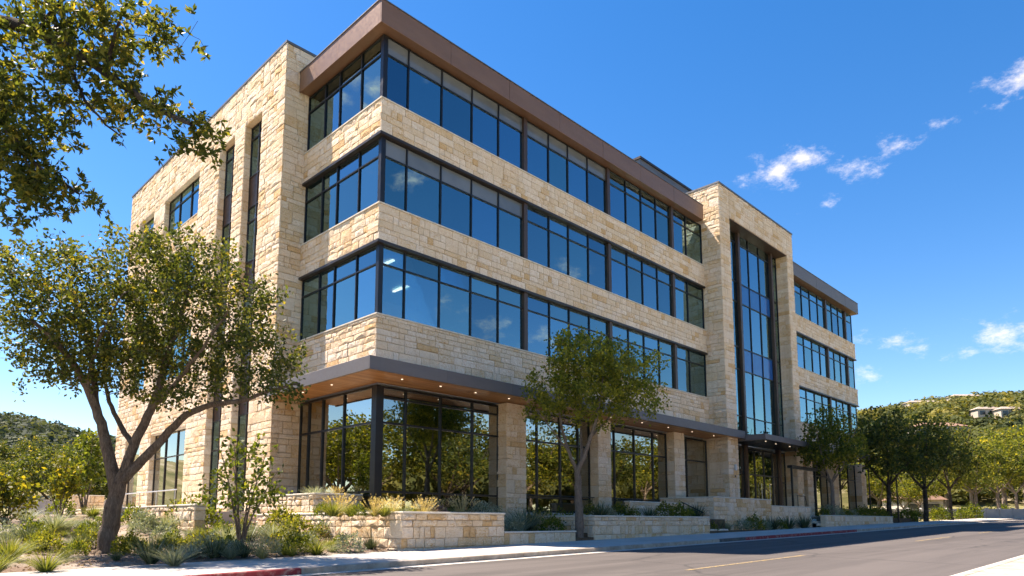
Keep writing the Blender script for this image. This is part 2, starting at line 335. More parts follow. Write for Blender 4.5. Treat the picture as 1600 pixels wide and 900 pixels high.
def stone_geo(q, O, u, n, r, rough=1.0):
    a, b, c, d = q; g = .004; e = .012
    pr = .012+.016*r.random()*rough
    O = np.array(O, float); u = np.array(u, float); n = np.array(n, float); z = np.array([0, 0, 1.])
    P = lambda s, t, h: O+u*s+z*t+n*h
    a, b, c, d = a+g, b-g, c+g, d-g
    j = lambda: r.uniform(-.009, .009)*rough
    V = [P(a, c, -.03), P(b, c, -.03), P(b, d, -.03), P(a, d, -.03)]
    V += [P(a+e+j(), c+e+j(), pr+j()), P(b-e+j(), c+e+j(), pr+j()), P(b-e+j(), d-e+j(), pr+j()), P(a+e+j(), d-e+j(), pr+j())]
    V.append(P((a+b)/2+(b-a)*r.uniform(-.2, .2), (c+d)/2+(d-c)*r.uniform(-.2, .2), pr+r.uniform(.002, .028)*rough))
    F = [(0, 1, 5, 4), (1, 2, 6, 5), (2, 3, 7, 6), (3, 0, 4, 7), (4, 5, 8), (5, 6, 8), (6, 7, 8), (7, 4, 8)]
    if np.dot(np.cross(u, z), n) < 0: F = [f[::-1] for f in F]
    return V, F
def px_area(V):
    P = [proj(v) for v in V[:4]]
    if min(p[2] for p in P) < 1: return 0
    if not (-20 < P[0][0] < 1620 and -20 < P[0][1] < 920): return 0
    return abs(sum(P[i][0]*P[(i+1) % 4][1]-P[(i+1) % 4][0]*P[i][1] for i in range(4)))/2

# ------------------------------------------------------------------ setting: terrain, road, kerbs, pavements
LEFT_R = [(-700, 640), (-300, 660), (0, 684), (60, 695), (130, 716), (200, 722), (320, 742), (460, 770), (700, 800), (1000, 800), (1180, 700), (1330, 672), (1400, 664), (1450, 657), (1530, 650), (1600, 646), (1800, 628), (2300, 620), (3200, 680)]
def ridge_depth(px): return np.interp(px, [0, 400, 1000, 1400, 1600], [230, 230, 300, 380, 380])
def terrain(X, Y):
    X = np.asarray(X, float); Y = np.asarray(Y, float)
    dx, dy = X-CAM[0], Y-CAM[1]; dep = dx*FH[0]+dy*FH[1]; lat = dx*RT[0]+dy*RT[1]
    px = 800+FPX*lat/np.maximum(dep, 1.)
    ry = np.interp(px, [a for a, _ in LEFT_R], [b for _, b in LEFT_R]); rd = ridge_depth(px)
    hr = rd*(816-ry)/FPX
    s = sstep(.28, 1., dep/rd)*np.where(dep > rd, 1-.5*sstep(1, 2.5, dep/rd), 1)
    s = s*sstep(5, 60, dep)
    base = grade(X)-.1
    wob = (np.sin(X*.021+1)*np.cos(Y*.027)+np.sin(X*.06+Y*.047)*.4)*.05*hr
    return base+np.maximum(s*(hr+wob), 0)
def polar_sheet():
    rs = np.concatenate([np.linspace(2, 60, 20), np.geomspace(66, 1500, 60), [2600, 4500]]); th = np.linspace(0, 2*math.pi, 241)[:-1]
    R, T = np.meshgrid(rs, th, indexing='ij'); X = R*np.cos(T)+CAM[0]; Y = R*np.sin(T)+CAM[1]; Z = terrain(X, Y)
    V = np.stack([X, Y, Z], -1).reshape(-1, 3); n = len(th); F = []
    for i in range(len(rs)-1):
        a = i*n+np.arange(n); b = i*n+(np.arange(n)+1) % n; F.append(np.stack([a, a+n, b+n, b], 1))
    V = np.concatenate([V, [[CAM[0], CAM[1], float(terrain(CAM[0], CAM[1]))]]]); F = np.concatenate(F)
    c = len(V)-1; F2 = np.stack([np.arange(n), (np.arange(n)+1) % n, np.full(n, c), np.full(n, c)], 1)
    fl = [tuple(map(int, f)) for f in F]+[(int(f[0]), int(f[1]), c) for f in F2]
    o = obj('terrain', V, fl, 'hill_ground', kind='structure', smooth=True); return o
polar_sheet()
XS = np.concatenate([np.arange(-80, 141, 4.), [200, 300]])
def ribbon(name, y0, y1, dz0, dz1, mat, xs=XS, **p):
    V = [(x, y0, grade(x)+dz0) for x in xs]+[(x, y1, grade(x)+dz1) for x in xs]; n = len(xs)
    return obj(name, V, [(i, i+1, n+i+1, n+i) for i in range(n-1)], mat, **p)
KY, NKY = -8.3, -20.06
ribbon('road', NKY-.02, KY+.02, 0, 0, 'asphalt', kind='structure')
ribbon('gutter', KY-.42, KY, .004, .004, 'concrete', kind='structure')
ribbon('gutter_near_side', NKY, NKY+.42, .004, .004, 'concrete', kind='structure')
def dash(xa, xb, y, w, mat, name):
    xs = np.linspace(xa, xb, 4); V = [(x, y-w/2, grade(x)+.006) for x in xs]+[(x, y+w/2, grade(x)+.006) for x in xs]
    obj(name, V, [(i, i+1, 5+i, 4+i) for i in range(3)], mat, kind='structure')
for xa, xb in ((-1.3, 5.6), (17.4, 23.2), (29.5, 33.5), (42, 46), (54, 58)): dash(xa, xb, -14.75, .13, 'yellow_paint', 'centre_line')
def kerb(y0, y1, xa, xb, step, mats, name):
    x = xa; par = props(obj(name, *cat([bx(xa, xb, (y0+y1)/2-.02, (y0+y1)/2+.02, float(grade(xa))-.3, float(grade(xa))-.2)]), 'kerb_concrete'), kind='structure')
    while x < xb:
        m = mats((x+step/2)); b = x+step-.012; V, F = bevel_bx(x, b, y0, y1, 0, 1, .02)
        V = [(vx, vy, float(grade(vx))-.15 if vz < .5 else float(grade(vx))+.15-(.02 if vz < 1 else 0)) for vx, vy, vz in V]
        obj('kerbstone', V, F, m, par); x += step
kerb(KY, KY+.17, -40, 110, 2.5, lambda x: 'red_kerb' if (x < -6.6 and x > -22) or 14.5 < x < 30 else ('dark_kerb' if 11.5 < x < 14.6 else 'kerb_concrete'), 'kerb')
kerb(NKY-.17, NKY, -40, 60, 2.5, lambda x: 'kerb_concrete', 'kerb_near_side')
def walk(name, y0, y1, xa, xb, step, z0, z1, mat='concrete'):
    par = ribbon(name, y0, y1, z0-.03, z1-.03, 'kerb_concrete', np.arange(xa, xb+.1, 4.), kind='structure')
    x = xa
    while x < xb-.1:
        b = x+step-.014; V = []
        for zz in (-.12, 0): V += [(x, y0, float(grade(x))+z0+zz), (b, y0, float(grade(b))+z0+zz), (b, y1, float(grade(b))+z1+zz), (x, y1, float(grade(x))+z1+zz)]
        obj('paving_slab', V, BF, mat, par); x += step
SWY = -5.0
walk('pavement', KY+.178, SWY, -40, 112, 2.0, .15, .215)
walk('pavement_near_side', -24.5, NKY-.178, -40, 60, 2.0, .20, .15, 'kerb_concrete')
ribbon('bounce_apron', -36, -24.5, .24, .196, 'bounce_concrete', np.arange(-60, 121, 4.), kind='structure')  # unseen pale ground, added to bounce warm sunlight onto the street facade
ribbon('verge', SWY, 3, .05, .3, 'dry_grass', np.arange(40, 141, 4.), kind='structure')
ribbon('lawn_near_side', -70, -36, .34, .235, 'dry_grass', np.arange(-80, 141, 4.), kind='structure')
# planting bed beside the big tree
def bed_z(X, Y):
    X = np.asarray(X, float); Y = np.asarray(Y, float)
    z = .47+.13*sstep(-14, -2, X)+.14*sstep(-5.2, -1., Y)+.6*sstep(-1.5, 5, Y)+.55*sstep(5, 11, Y)
    z = z+.035*np.sin(X*1.9+.7*Y)*np.sin(Y*1.6-.3*X)+.02*np.sin(X*4.7)*np.sin(Y*4.1+1)
    return z
def bed():
    xs = np.arange(-44, -1.9, .35); ys = np.arange(SWY, 40, .35); X, Y = np.meshgrid(xs, ys, indexing='ij'); Z = bed_z(X, Y)
    Z = np.where(Y < SWY+.01, grade(X)+.2, Z)
    V = np.stack([X, Y, Z], -1).reshape(-1, 3); m = len(ys); i, j = np.meshgrid(np.arange(len(xs)-1), np.arange(m-1), indexing='ij'); a = (i*m+j).ravel()
    obj('planting_bed', V, np.stack([a, a+m, a+m+1, a+1], 1), 'mulch', kind='structure', smooth=True)
bed()
def ground_hit(px, py, f=bed_z, far=60):
    d = ray(px, py); t = 8.
    while t < far:
        P = CAM+d*t
        if P[2] < float(f(P[0], P[1])): return P
        t += .05
    return None
def litter():
    n = 5200; X = RNG.uniform(-18, -2.3, n); Y = RNG.uniform(-4.95, 5, n); Z = bed_z(X, Y); s = RNG.uniform(.015, .055, n)
    D = RNG.normal(size=(n, 3)); D[:, 2] *= .35; D /= np.linalg.norm(D, axis=1)[:, None]; S = np.cross(D, RNG.normal(size=(n, 3))); S /= np.linalg.norm(S, axis=1)[:, None]
    P = np.stack([X, Y, Z+.012], 1); a = s[:, None]; V = np.stack([P-D*a, P+S*a*.5, P+D*a, P-S*a*.5], 1).reshape(-1, 3)
    obj('leaf_litter', V, np.arange(4*n).reshape(-1, 4), 'purple_leaf', tint=np.repeat(RNG.random(n), 4), kind='stuff', label='fallen leaves and chips scattered over the mulch', category='leaf litter')
litter()

# ------------------------------------------------------------------ the office building
B = thing('office_building', (0, 0, .5), 'four-storey limestone office building with blue glass bands and bronze roof edge', 'building')
CORE, FACES = [], []     # mortar-coloured backing boxes; stone faces (O, u, n, u0,u1,z0,z1)
H = dict(f2=(10.08, 13.12), f3=(14.87, 17.9), f4=(19.58, 22.6))
TX, TY0, TY1, TZ = -1.13, 6.6, 29.75, 25.05        # the left stone block
RX0, RX1, RY, RZ = 27.3, 39.75, -1.32, 25.4        # the entrance tower
WX1 = 57.9
BANDS = [(7.75, 10.02), (13.22, 14.81), (18.0, 19.52)]
for z0, z1 in BANDS:
    CORE += [(.03, RX0, .03, .5, z0, z1), (.03, .5, .5, TY0, z0, z1), (RX1, WX1, .03, .5, z0, z1), (WX1-.5, WX1-.03, .5, 14, z0, z1)]
    FACES += [((0, 0, 0), (1, 0, 0), (0, -1, 0), -.03, RX0, z0, z1), ((0, 0, 0), (0, 1, 0), (-1, 0, 0), 0, TY0, z0, z1), ((0, 0, 0), (1, 0, 0), (0, -1, 0), RX1, WX1, z0, z1)]
SL = [(9.0, 10.95), (12.2, 14.15)]; BW = [(17.0, 22.7), (24.7, 27.6)]
ys = [TY0, 9.0, 10.95, 12.2, 14.15, 17.0, 22.7, 24.7, 27.6, TY1]
for a, b in zip(ys[0::2], ys[1::2]):
    CORE.append((TX+.03, TX+.9, a+(.03 if a > TY0 else .03), b-.03, 1., TZ-.1)); FACES.append(((TX, 0, 0), (0, 1, 0), (-1, 0, 0), a-(.03 if a == TY0 else 0), b, 1., TZ-.12))
    if a > TY0: FACES.append(((0, a, 0), (1, 0, 0), (0, -1, 0), TX, TX+.62, 1., 22.4 if (a, b) != 0 else 0))
for a, b in SL: CORE.append((TX+.03, TX+.9, a-.03, b+.03, 22.43, TZ-.1)); FACES.append(((TX, 0, 0), (0, 1, 0), (-1, 0, 0), a, b, 22.4, TZ-.12))
BWZ = [(2.2, 6.9), (10.1, 13.1), (14.9, 17.9), (19.6, 22.25)]
for a, b in BW:
    for z0, z1 in ((1., 2.2), (6.9, 10.1), (13.1, 14.9), (17.9, 19.6), (22.25, TZ-.12)):
        CORE.append((TX+.03, TX+.9, a-.03, b+.03, z0+.03, z1-.03)); FACES.append(((TX, 0, 0), (0, 1, 0), (-1, 0, 0), a, b, z0, z1))
CORE += [(TX+.9, 12, TY0+.03, TY0+.6, 1., TZ-.1), (TX+.03, TX+.95, TY0+.03, TY0+.6, 1., TZ-.1), (11.4, 12, TY0+.6, TY1-.03, 1, TZ-.1), (TX+.9, 11.4, TY1-.6, TY1-.03, 1, TZ-.1)]
FACES += [((0, TY0, 0), (1, 0, 0), (0, -1, 0), TX, .5, 1., TZ-.12), ((0, TY0, 0), (1, 0, 0), (0, -1, 0), .5, 12, 23.7, TZ-.12)]
# entrance tower
OPX0, OPX1, OPZ = 28.75, 38.6, 23.2
CORE += [(RX0+.03, OPX0-.03, RY+.03, .6, 1, RZ-.1), (OPX1+.03, RX1-.03, RY+.03, .6, 1, RZ-.1), (RX0+.05, RX1-.05, RY+.04, -.02, OPZ+.05, RZ-.12), (RX0+.03, RX0+.6, .6, 9, 22, RZ-.1), (RX1-.6, RX1-.03, .6, 9, 22, RZ-.1), (RX0+.6, RX1-.6, 8.4, 9, 22, RZ-.1)]
FACES += [((0, RY, 0), (1, 0, 0), (0, -1, 0), RX0-.03, OPX0, 1, RZ-.12), ((0, RY, 0), (1, 0, 0), (0, -1, 0), OPX1, RX1, 1, RZ-.12), ((0, RY, 0), (1, 0, 0), (0, -1, 0), OPX0, OPX1, OPZ, RZ-.12),
          ((RX0, 0, 0), (0, 1, 0), (-1, 0, 0), RY, .1, 1, RZ-.12), ((RX0, 0, 0), (0, 1, 0), (-1, 0, 0), .1, 9, 23.6, RZ-.12), ((OPX1, 0, 0), (0, 1, 0), (-1, 0, 0), RY, -.35, 1, OPZ)]
# ground-floor piers on the street
PIERS = [(7.25, 8.6), (14.35, 15.5), (22.2, 23.4), (43.2, 44.4), (49.2, 50.4), (56.6, 57.9)]
for a, b in PIERS:
    CORE.append((a+.03, b-.03, -.27, .5, .8, 7.2)); FACES.append(((0, -.3, 0), (1, 0, 0), (0, -1, 0), a-.03, b, .8, 7.2)); FACES.append(((a, 0, 0), (0, 1, 0), (-1, 0, 0), -.3, .3, .8, 7.2))
wall = boxes('stone_wall', CORE, 'mortar', B)
allst = []
rs = random.Random(8)
for O, u, n, a, b, z0, z1 in FACES:
    for q in lay(a, b, z0, z1, rs):
        V, F = stone_geo(q, O, u, n, rs, 1.25 if n[0] else .8); t = rs.random()
        t = min(1, max(0, rs.gauss(.46, .29)))
        vis = (np.dot(CAM-np.array(V[4]), n) > 0); allst.append((px_area(V[:4]) if vis else 0, V, F, t))
# stones hidden behind the big tree's crown count less when choosing the single ones
order = sorted(range(len(allst)), key=lambda i: -allst[i][0]); single = set(order[:300])
for i in order[:300]:
    _, V, F, t = allst[i]; obj('stone', V, F, 'limestone', wall, tint=t)
Vs, Fs, Ts, nn = [], [], [], 0
for i, (_, V, F, t) in enumerate(allst):
    if i in single: continue
    Vs += [tuple(v) for v in V]; Fs += [tuple(k+nn for k in f) for f in F]; Ts += [t]*len(V); nn += len(V)
obj('stone_facing', Vs, Fs, 'limestone', B, tint=Ts, kind='stuff')
# trim: sills, head trims, copings
for z0, z1 in ((10.02, 10.075), (14.81, 14.865), (19.52, 19.575)):
    boxes('sill', [(-.06, RX0-.05, -.06, .3, z0, z1), (-.06, .3, .3, TY0-.04, z0, z1)], 'cut_limestone', B); box('sill', (RX1+.04, WX1+.05, -.06, .3, z0, z1), 'cut_limestone', B)
for z0, z1 in ((13.10, 13.215), (17.88, 17.995)):
    boxes('head_trim', [(-.09, RX0-.05, -.09, .3, z0, z1), (-.09, .3, .3, TY0-.04, z0, z1)], 'dark_bronze', B); box('head_trim', (RX1+.04, WX1+.06, -.09, .3, z0, z1), 'dark_bronze', B)
boxes('coping', [(TX-.06, TX+.9, TY0-.06, TY1+.06, TZ-.12, TZ), (TX+.9, 12.05, TY0-.06, TY0+.8, TZ-.12, TZ), (TX+.9, 12.05, TY1-.7, TY1+.06, TZ-.12, TZ), (11.3, 12.05, TY0+.8, TY1-.7, TZ-.12, TZ)], 'roof_grey', B)
boxes('coping', [(RX0-.06, RX1+.06, RY-.06, RY+.8, RZ-.12, RZ), (RX0-.06, RX0+.7, RY+.8, 9, RZ-.12, RZ), (RX1-.7, RX1+.06, RY+.8, 9, RZ-.12, RZ)], 'roof_grey', B)
# roof edges
FO = .42
def fascia(x0, x1, y, z0, z1, left_to=None, right_to=None, mat='bronze_panel'):
    n = max(1, round((x1-x0)/3.7)); w = (x1-x0)/n
    for k in range(n): box('fascia_panel', (x0+k*w+.009, x0+(k+1)*w-.009, y+(k % 2)*.004, y+.07, z0, z1), mat, B, .008)
    if left_to:
        n = 2; w = (left_to-y-.075)/n
        for k in range(n): box('fascia_panel', (x0+.004, x0+.07, y+.075+k*w, y+.075+(k+1)*w-.008, z0, z1), mat, B, .008)
    if right_to: box('fascia_panel', (x1-.07, x1-.004, y+.075, right_to, z0, z1), mat, B, .008)
fascia(-FO, 26.7, -FO, 22.62, 23.68, left_to=TY0-.04, right_to=.1); fascia(RX1+.1, WX1+.35, -FO, 22.75, 23.85, right_to=12, mat='grey_fascia')
boxes('roof_soffit', [(-FO+.08, 26.62, -FO+.08, .4, 22.66, 22.70), (-FO+.08, .4, .4, TY0-.05, 22.66, 22.70), (RX1+.1, WX1+.26, -FO+.08, .4, 22.79, 22.83)], 'bronze_panel', B)
boxes('roof_flashing', [(-FO-.03, 26.72, -FO-.03, .3, 23.685, 23.73), (-FO-.03, .3, .3, TY0-.04, 23.685, 23.73), (RX1+.1, WX1+.38, -FO-.03, .3, 23.855, 23.90)], 'roof_grey', B)
box('roof', (.3, WX1-.1, .3, 30, 23.2, 23.5), 'roof_grey', B)
ph = box('penthouse', (24.1, 42, 3., 12, 23.5, 27.5), 'roof_grey', B); box('penthouse_cap', (24.0, 42.1, 2.9, 12.1, 27.5, 27.66), 'dark_bronze', ph)
# floor plates, ceilings and core inside
boxes('floor_slab', [(.55, WX1-.6, .55, 29, 7.6, 9.9), (.55, WX1-.6, .55, 29, 13.25, 14.75), (.55, WX1-.6, .55, 29, 18.05, 19.45), (.55, WX1-.6, .55, 29, 22.75, 23.15)], 'interior_white', B)
boxes('floor_finish', [(.5, WX1-.6, .6, 29, z, z+.02) for z in (9.905, 14.755, 19.455)]+[(.32, WX1-.3, .32, 29, 1.85, 2.0)], 'interior_floor', B)
boxes('core_wall', [(9, 26, 7.5, 9, 2, 22.7), (2.6, 4, 6.7, 20, 2, 22.7), (30, 56, 9, 10, 2, 22.7)], 'interior_grey', B)
boxes('interior_column', [(x, x+.5, 3.2, 3.7, 2.0, 22.7) for x in (1.4, 8.7, 16, 23, 31, 37, 44, 50.5)], 'interior_white', B)
rl = random.Random(19)
for z, pts in ((13.1, [(x+rl.uniform(-.3, .3), y) for x in np.arange(1.6, 26, 2.6) for y in (1.4, 3.6)]), (17.88, [(x+rl.uniform(-.3, .3), 1.9) for x in np.arange(1.6, 26, 3.1)]), (22.58, [(x+rl.uniform(-.3, .3), 2.2) for x in np.arange(1.6, 26, 3.4)])):
    for x, y in pts: box('ceiling_light', (x, x+.12, y, y+1.3, z+.06, z+.12), 'strip_light', B)
boxes('interior_furniture', [(x, x+rnd.uniform(.8, 1.9), y, y+.7, z, z+rnd.uniform(.7, 1.5)) for z in (9.93, 14.78, 19.48, 2.02) for x in np.arange(1.2, 26, 1.9) for y in (1.2, 3.8) if rnd.random() < .6], 'interior_floor', B)
box('ceiling_panel', (.5, 40, .5, 9, 7.25, 7.3), 'interior_white', B)
# glazing
def glazing(axis, plane, us, zs, mat, thick=(), fr=.06, dep=.13, sgn=-1, shade=(), spandrel=(), blue=(), grey=(), frame='frame_black', thick_mat='pilaster_brown', thick_w=.24, parent=B, single_z=True):
    """window with a frame mesh as the part; mullions, transoms and panes are its pieces. axis 'x': spans X at Y=plane, facing -Y; axis 'y': spans Y at X=plane, facing -X"""
    u0, u1, z0, z1 = us[0], us[-1], zs[0], zs[-1]
    B4 = (lambda a, b, n0, n1, c, d: (a, b, plane+n0, plane+n1, c, d)) if axis == 'x' else (lambda a, b, n0, n1, c, d: (plane+n0, plane+n1, a, b, c, d))
    w = boxes('window', [B4(u0, u1, -.05, .08, z0, z0+fr), B4(u0, u1, -.05, .08, z1-fr, z1), B4(u0, u0+fr, -.05, .08, z0+fr, z1-fr), B4(u1-fr, u1, -.05, .08, z0+fr, z1-fr)], frame, parent)
    for i, u in enumerate(us[1:-1], 1):
        if i in thick: box('mullion', B4(u-thick_w/2, u+thick_w/2, -.14, .10, z0+fr, z1-fr), thick_mat, w, .01)
        else: box('mullion', B4(u-fr/2, u+fr/2, -.065, .085, z0+fr, z1-fr), frame, w)
    hw = lambda i: (thick_w/2 if i in thick else fr/2) if 0 < i < len(us)-1 else fr
    for i in range(len(us)-1):
        a, b = us[i]+hw(i), us[i+1]-hw(i+1)
        for j in range(len(zs)-1):
            c = zs[j]+(fr if j == 0 else fr/2); d = zs[j+1]-(fr if j == len(zs)-2 else fr/2)
            if j in blue: box('spandrel_panel', B4(a-.005, b+.005, .0, .03, c-.005, d+.005), 'blue_spandrel', w)
            elif j in spandrel: box('spandrel_panel', B4(a, b, -.01, .03, c, d), 'pilaster_brown', w); 
            elif j in grey: box('glass_pane', B4(a-.005, b+.005, .0, .018, c-.005, d+.005), 'grey_glass', w)
            else: box('glass_pane', B4(a-.005, b+.005, .0, .018, c-.005, d+.005), mat, w)
            if j in shade: box('roller_shade', B4(a, b, .14, .16, c, d), 'shade_grey', w)
            elif mat == 'blue_glass' and axis == 'x' and j == len(zs)-2 and len(zs) == 3 and rnd.random() < .42: box('roller_shade', B4(a, b, .14, .155, d-rnd.choice((.5, .8, .8)), d), 'shade_grey', w)
            elif mat == 'blue_glass' and j == 0 and len(zs) == 3 and rnd.random() < .16: box('roller_shade', B4(a+.02, b-.02, .16, .17, d-rnd.uniform(.25, 1.3), d), 'shade_grey', w)
            if j: box('transom', B4(a, b, -.058, .08, zs[j]-fr/2, zs[j]+fr/2), frame, w)
    return w
MU = [1.46, 3.39, 5.28, 7.08, 8.95, 10.87, 12.49, 14.26, 16.16, 18.05, 19.71, 21.4, 23.25, 25.14, RX0-.02]
for k, (z0, z1) in H.items():
    tz = z1-.84; zs = [z0, tz, z1]
    sh = (1,) if k in ('f4', 'f3') else ()
    g = .16
    us = [g+.11]+MU
    glazing('x', g, us[:6], zs, 'blue_glass', grey=sh); glazing('x', g, us[5:10], zs, 'blue_glass', grey=sh if k == 'f4' else ()); glazing('x', g, us[9:14], zs, 'blue_glass'); glazing('x', g, us[13:], zs, 'blue_glass')
    for x in (8.95, 16.16, 23.25): box('pilaster', (x-.13, x+.13, g-.15, g+.1, z0, z1), 'pilaster_brown', B, .01)
    glazing('y', g, [g+.11, 1.82, 3.63, 4.95, TY0-.03], zs, 'blue_glass')
    box('corner_post', (g-.07, g+.105, g-.07, g+.105, z0, z1), 'frame_black', B, .01)
    wu = [RX1+.04, 41.3, 43.1, 44.95, 46.8, 48.65, 50.5]; glazing('x', g, wu, zs, 'blue_glass'); glazing('x', g, [50.5, 52.2, 53.9, 55.7], zs, 'blue_glass'); glazing('x', g, [55.7, WX1-.2], zs, 'blue_glass')
    for x in (50.5, 55.7): box('pilaster', (x-.13, x+.13, g-.15, g+.1, z0, z1), 'pilaster_brown', B, .01)
    glazing('y', WX1-.15, [.3, 2.5, 5, 8], zs, 'blue_glass')
# entrance tower glass
TG = -.36
tz = [7.9, 9.2, 12.65, 14.34, 17.8, 19.33, 22.4, OPZ-.02]
glazing('x', TG, [31.75, 33.5, 35.3, 37.15], tz, 'blue_glass', fr=.07, blue=(2, 4)); glazing('x', TG, [OPX0+.02, 30.2, 31.45], tz, 'blue_glass', fr=.07); glazing('x', TG, [37.4, OPX1-.02], tz, 'blue_glass', fr=.07)
for x in (31.6, 37.275): box('entrance_post', (x-.14, x+.14, TG-.25, TG+.12, 2.0, OPZ-.02), 'pilaster_brown', B, .012)
boxes('portal_soffit', [(OPX0+.02, OPX1-.02, RY+.04, TG-.02, OPZ-.06, OPZ-.01)], 'pilaster_brown', B)
glazing('x', TG, [31.75, 33.2, 34.7, 36.2, 37.15], [2.0, 5.0, 6.9], 'clear_glass', fr=.1); glazing('x', TG, [37.4, OPX1-.02], [2.0, 4.6, 7.0], 'clear_glass', fr=.08); glazing('x', TG, [OPX0+.02, 30.2, 31.45], [2.0, 5, 7.0], 'clear_glass', fr=.08)
for x in (34.0, 35.4): tubev = tube([(x, TG-.12, 2.9), (x, TG-.12, 4.4)], .025, 8); obj('door_handle', *tubev, 'rail_steel', B)
# ground floor glazing
GZ = [2.0, 2.75, 5.6, 7.1]
GP = .3
glazing('x', GP, [GP+.22, 1.75, 3.66, 5.57, 7.3], [2.0, 2.75, 5.6, 6.65, 7.12], 'clear_glass', fr=.085, shade=())
glazing('y', GP, [GP+.22, 2.72, 4.5, 5.74, TY0-.03], [2.0, 2.75, 5.6, 7.12], 'clear_glass', fr=.085)
box('corner_post', (GP-.07, GP+.2, GP-.07, GP+.2, 2.0, 7.12), 'frame_black', B, .02)
glazing('x', GP, [8.62, 10.0, 11.8, 13.3, 14.33], GZ, 'clear_glass', fr=.085); glazing('x', GP, [15.52, 16.6, 18.6, 20.6, 22.18], GZ, 'clear_glass', fr=.085); glazing('x', GP, [23.42, 24.6, RX0-.02], GZ, 'clear_glass', fr=.085)
glazing('x', GP, [RX1+.02, 41.5, 43.18], GZ, 'clear_glass', fr=.085); glazing('x', GP, [44.42, 46, 47.6, 49.18], GZ, 'clear_glass', fr=.085); glazing('x', GP, [50.42, 52.5, 54.6, 56.58], GZ, 'clear_glass', fr=.085)
box('interior_screen', (23.6, 27, 1.4, 1.5, 2, 7.2), 'interior_green', B)
box('plinth', (-.02, WX1, -.02, .26, .6, 1.99), 'cut_limestone', B); box('plinth', (-.02, .24, .26, TY0-.03, .6, 1.99), 'cut_limestone', B)
# left block windows
SZ = [2.0, 5.3, 6.9, 9.9, 12.3, 13.1, 14.9, 17.1, 17.9, 19.6, 21.7, 22.4]
for a, b in SL: glazing('y', TX+.36, [a, a+.95, b], SZ, 'blue_glass', spandrel=(2, 5, 8), frame='dark_bronze')
for (a, b), n in zip(BW, (4, 2)):
    for z0, z1 in BWZ:
        glazing('y', TX+.30, list(np.linspace(a, b, n)), [z0, z1-(1.5 if z0 < 3 else .75), z1], 'blue_glass' if z0 > 3 else 'clear_glass', frame='dark_bronze')
        box('lintel', (TX+.0, TX+.24, a+.01, b-.01, z1-.02, z1+.0), 'cut_limestone', B)
        box('sill', (TX-.05, TX+.24, a+.005, b-.005, z0-.045, z0-.005), 'cut_limestone', B)
boxes('floor_slab', [(TX+.95, 2.5, TY0+.7, TY1-.7, z, z+1.4) for z in (7.4, 13.3, 18.1)]+[(TX+.95, 11, TY0+.7, TY1-.7, 24.2, 24.6)], 'interior_white', B)
# canopies with planked soffits
def canopy(name_mat, rects, z0, z1, plank_dir='x', wood=True, lights=()):
    c = None
    x0, x1, y0, y1 = rects[0]
    F_ = []
    c = boxes('canopy', [(a, b, d, e, z0+.09, z1) for a, b, d, e in rects], name_mat, B)
    return c
CX0, CY0, CZ0, CZ1 = -1.55, -1.9, 7.18, 7.70
can = boxes('canopy_roof', [(CX0+.09, 28.6, CY0+.09, -.03, CZ0+.12, CZ1-.03), (CX0+.09, -.03, -.03, TY0-.04, CZ0+.12, CZ1-.03)], 'grey_fascia', B)
for k in range(8):
    w = (28.7-CX0)/8; box('fascia_panel', (CX0+k*w+.003, CX0+(k+1)*w-.003, CY0, CY0+.08, CZ0, CZ1), 'grey_fascia', can, .01)
for k in range(2):
    w = (TY0-.04-CY0-.085)/2; box('fascia_panel', (CX0+.003, CX0+.08, CY0+.085+k*w, CY0+.085+(k+1)*w-.006, CZ0, CZ1), 'grey_fascia', can, .01)
box('fascia_panel', (28.62, 28.7, CY0+.085, RY-.05, CZ0, CZ1), 'grey_fascia', can, .01)
def planks():
    V, F, T, n = [], [], [], 0
    def add(b):
        nonlocal n
        v, f = bx(*b); V.extend(v); F.extend([tuple(i+n for i in q) for q in f]); T.extend([rnd.random()]*8); n += 8
    y = CY0+.085
    while y < .26:
        e = min(y+.138, .28); x = CX0+.085
        while x < 28.6:
            q = min(x+rnd.uniform(2.4, 4.2), 28.6); add((x, q-.003, y, e-.007, CZ0+.05, CZ0+.075)); x = q
        y += .138
    y = .29
    while y < TY0-.06:
        e = min(y+.138, TY0-.05); add((CX0+.085, .28, y, e-.007, CZ0+.05, CZ0+.075)); y += .138
    obj('soffit_planks', V, F, 'wood', can, tint=T, kind='stuff')
planks()
def disc(c, r, h=.02, n=14):
    a = np.arange(n)*2*math.pi/n; V = [(c[0]+r*math.cos(t), c[1]+r*math.sin(t), c[2]) for t in a]+[(c[0]+r*math.cos(t), c[1]+r*math.sin(t), c[2]-h) for t in a]
    return V, [tuple(range(n)), tuple(range(2*n-1, n-1, -1))]+[(i, n+i, n+(i+1) % n, (i+1) % n) for i in range(n)]
for x in (.6, 2.6, 4.6, 6.7, 9.6, 12, 14.6, 17.6, 20.4, 23.2, 26): obj('downlight', *disc((x, -1.0, CZ0+.048), .042), 'downlight', can)
for y in (2.0, 4.4): obj('downlight', *disc((-.8, y, CZ0+.048), .042), 'downlight', can)
EC = boxes('entrance_canopy', [(28.8, 52.3, -3.2, -1.42, 7.12, 7.36), (OPX0+.05, OPX1-.05, -1.40, -.5, 7.12, 7.36), (39.9, 52.3, -1.40, -.05, 7.12, 7.36)], 'frame_black', B)
for k in range(6):
    w = (52.4-28.75)/6; box('fascia_panel', (28.75+k*w+.003, 28.75+(k+1)*w-.003, -3.29, -3.21, 7.04, 7.43), 'grey_fascia', EC, .01)
box('fascia_panel', (28.72, 28.79, -3.2, -1.40, 7.04, 7.43), 'grey_fascia', EC, .01); box('fascia_panel', (52.32, 52.4, -3.2, -.1, 7.04, 7.43), 'grey_fascia', EC, .01)
for x, y in ((30.5, -2.5), (32.6, -2.3), (35, -2.3), (42, -2.2), (46, -2.2), (50, -2.2)): obj('downlight', *disc((x, y, 7.115), .05), 'downlight', EC)
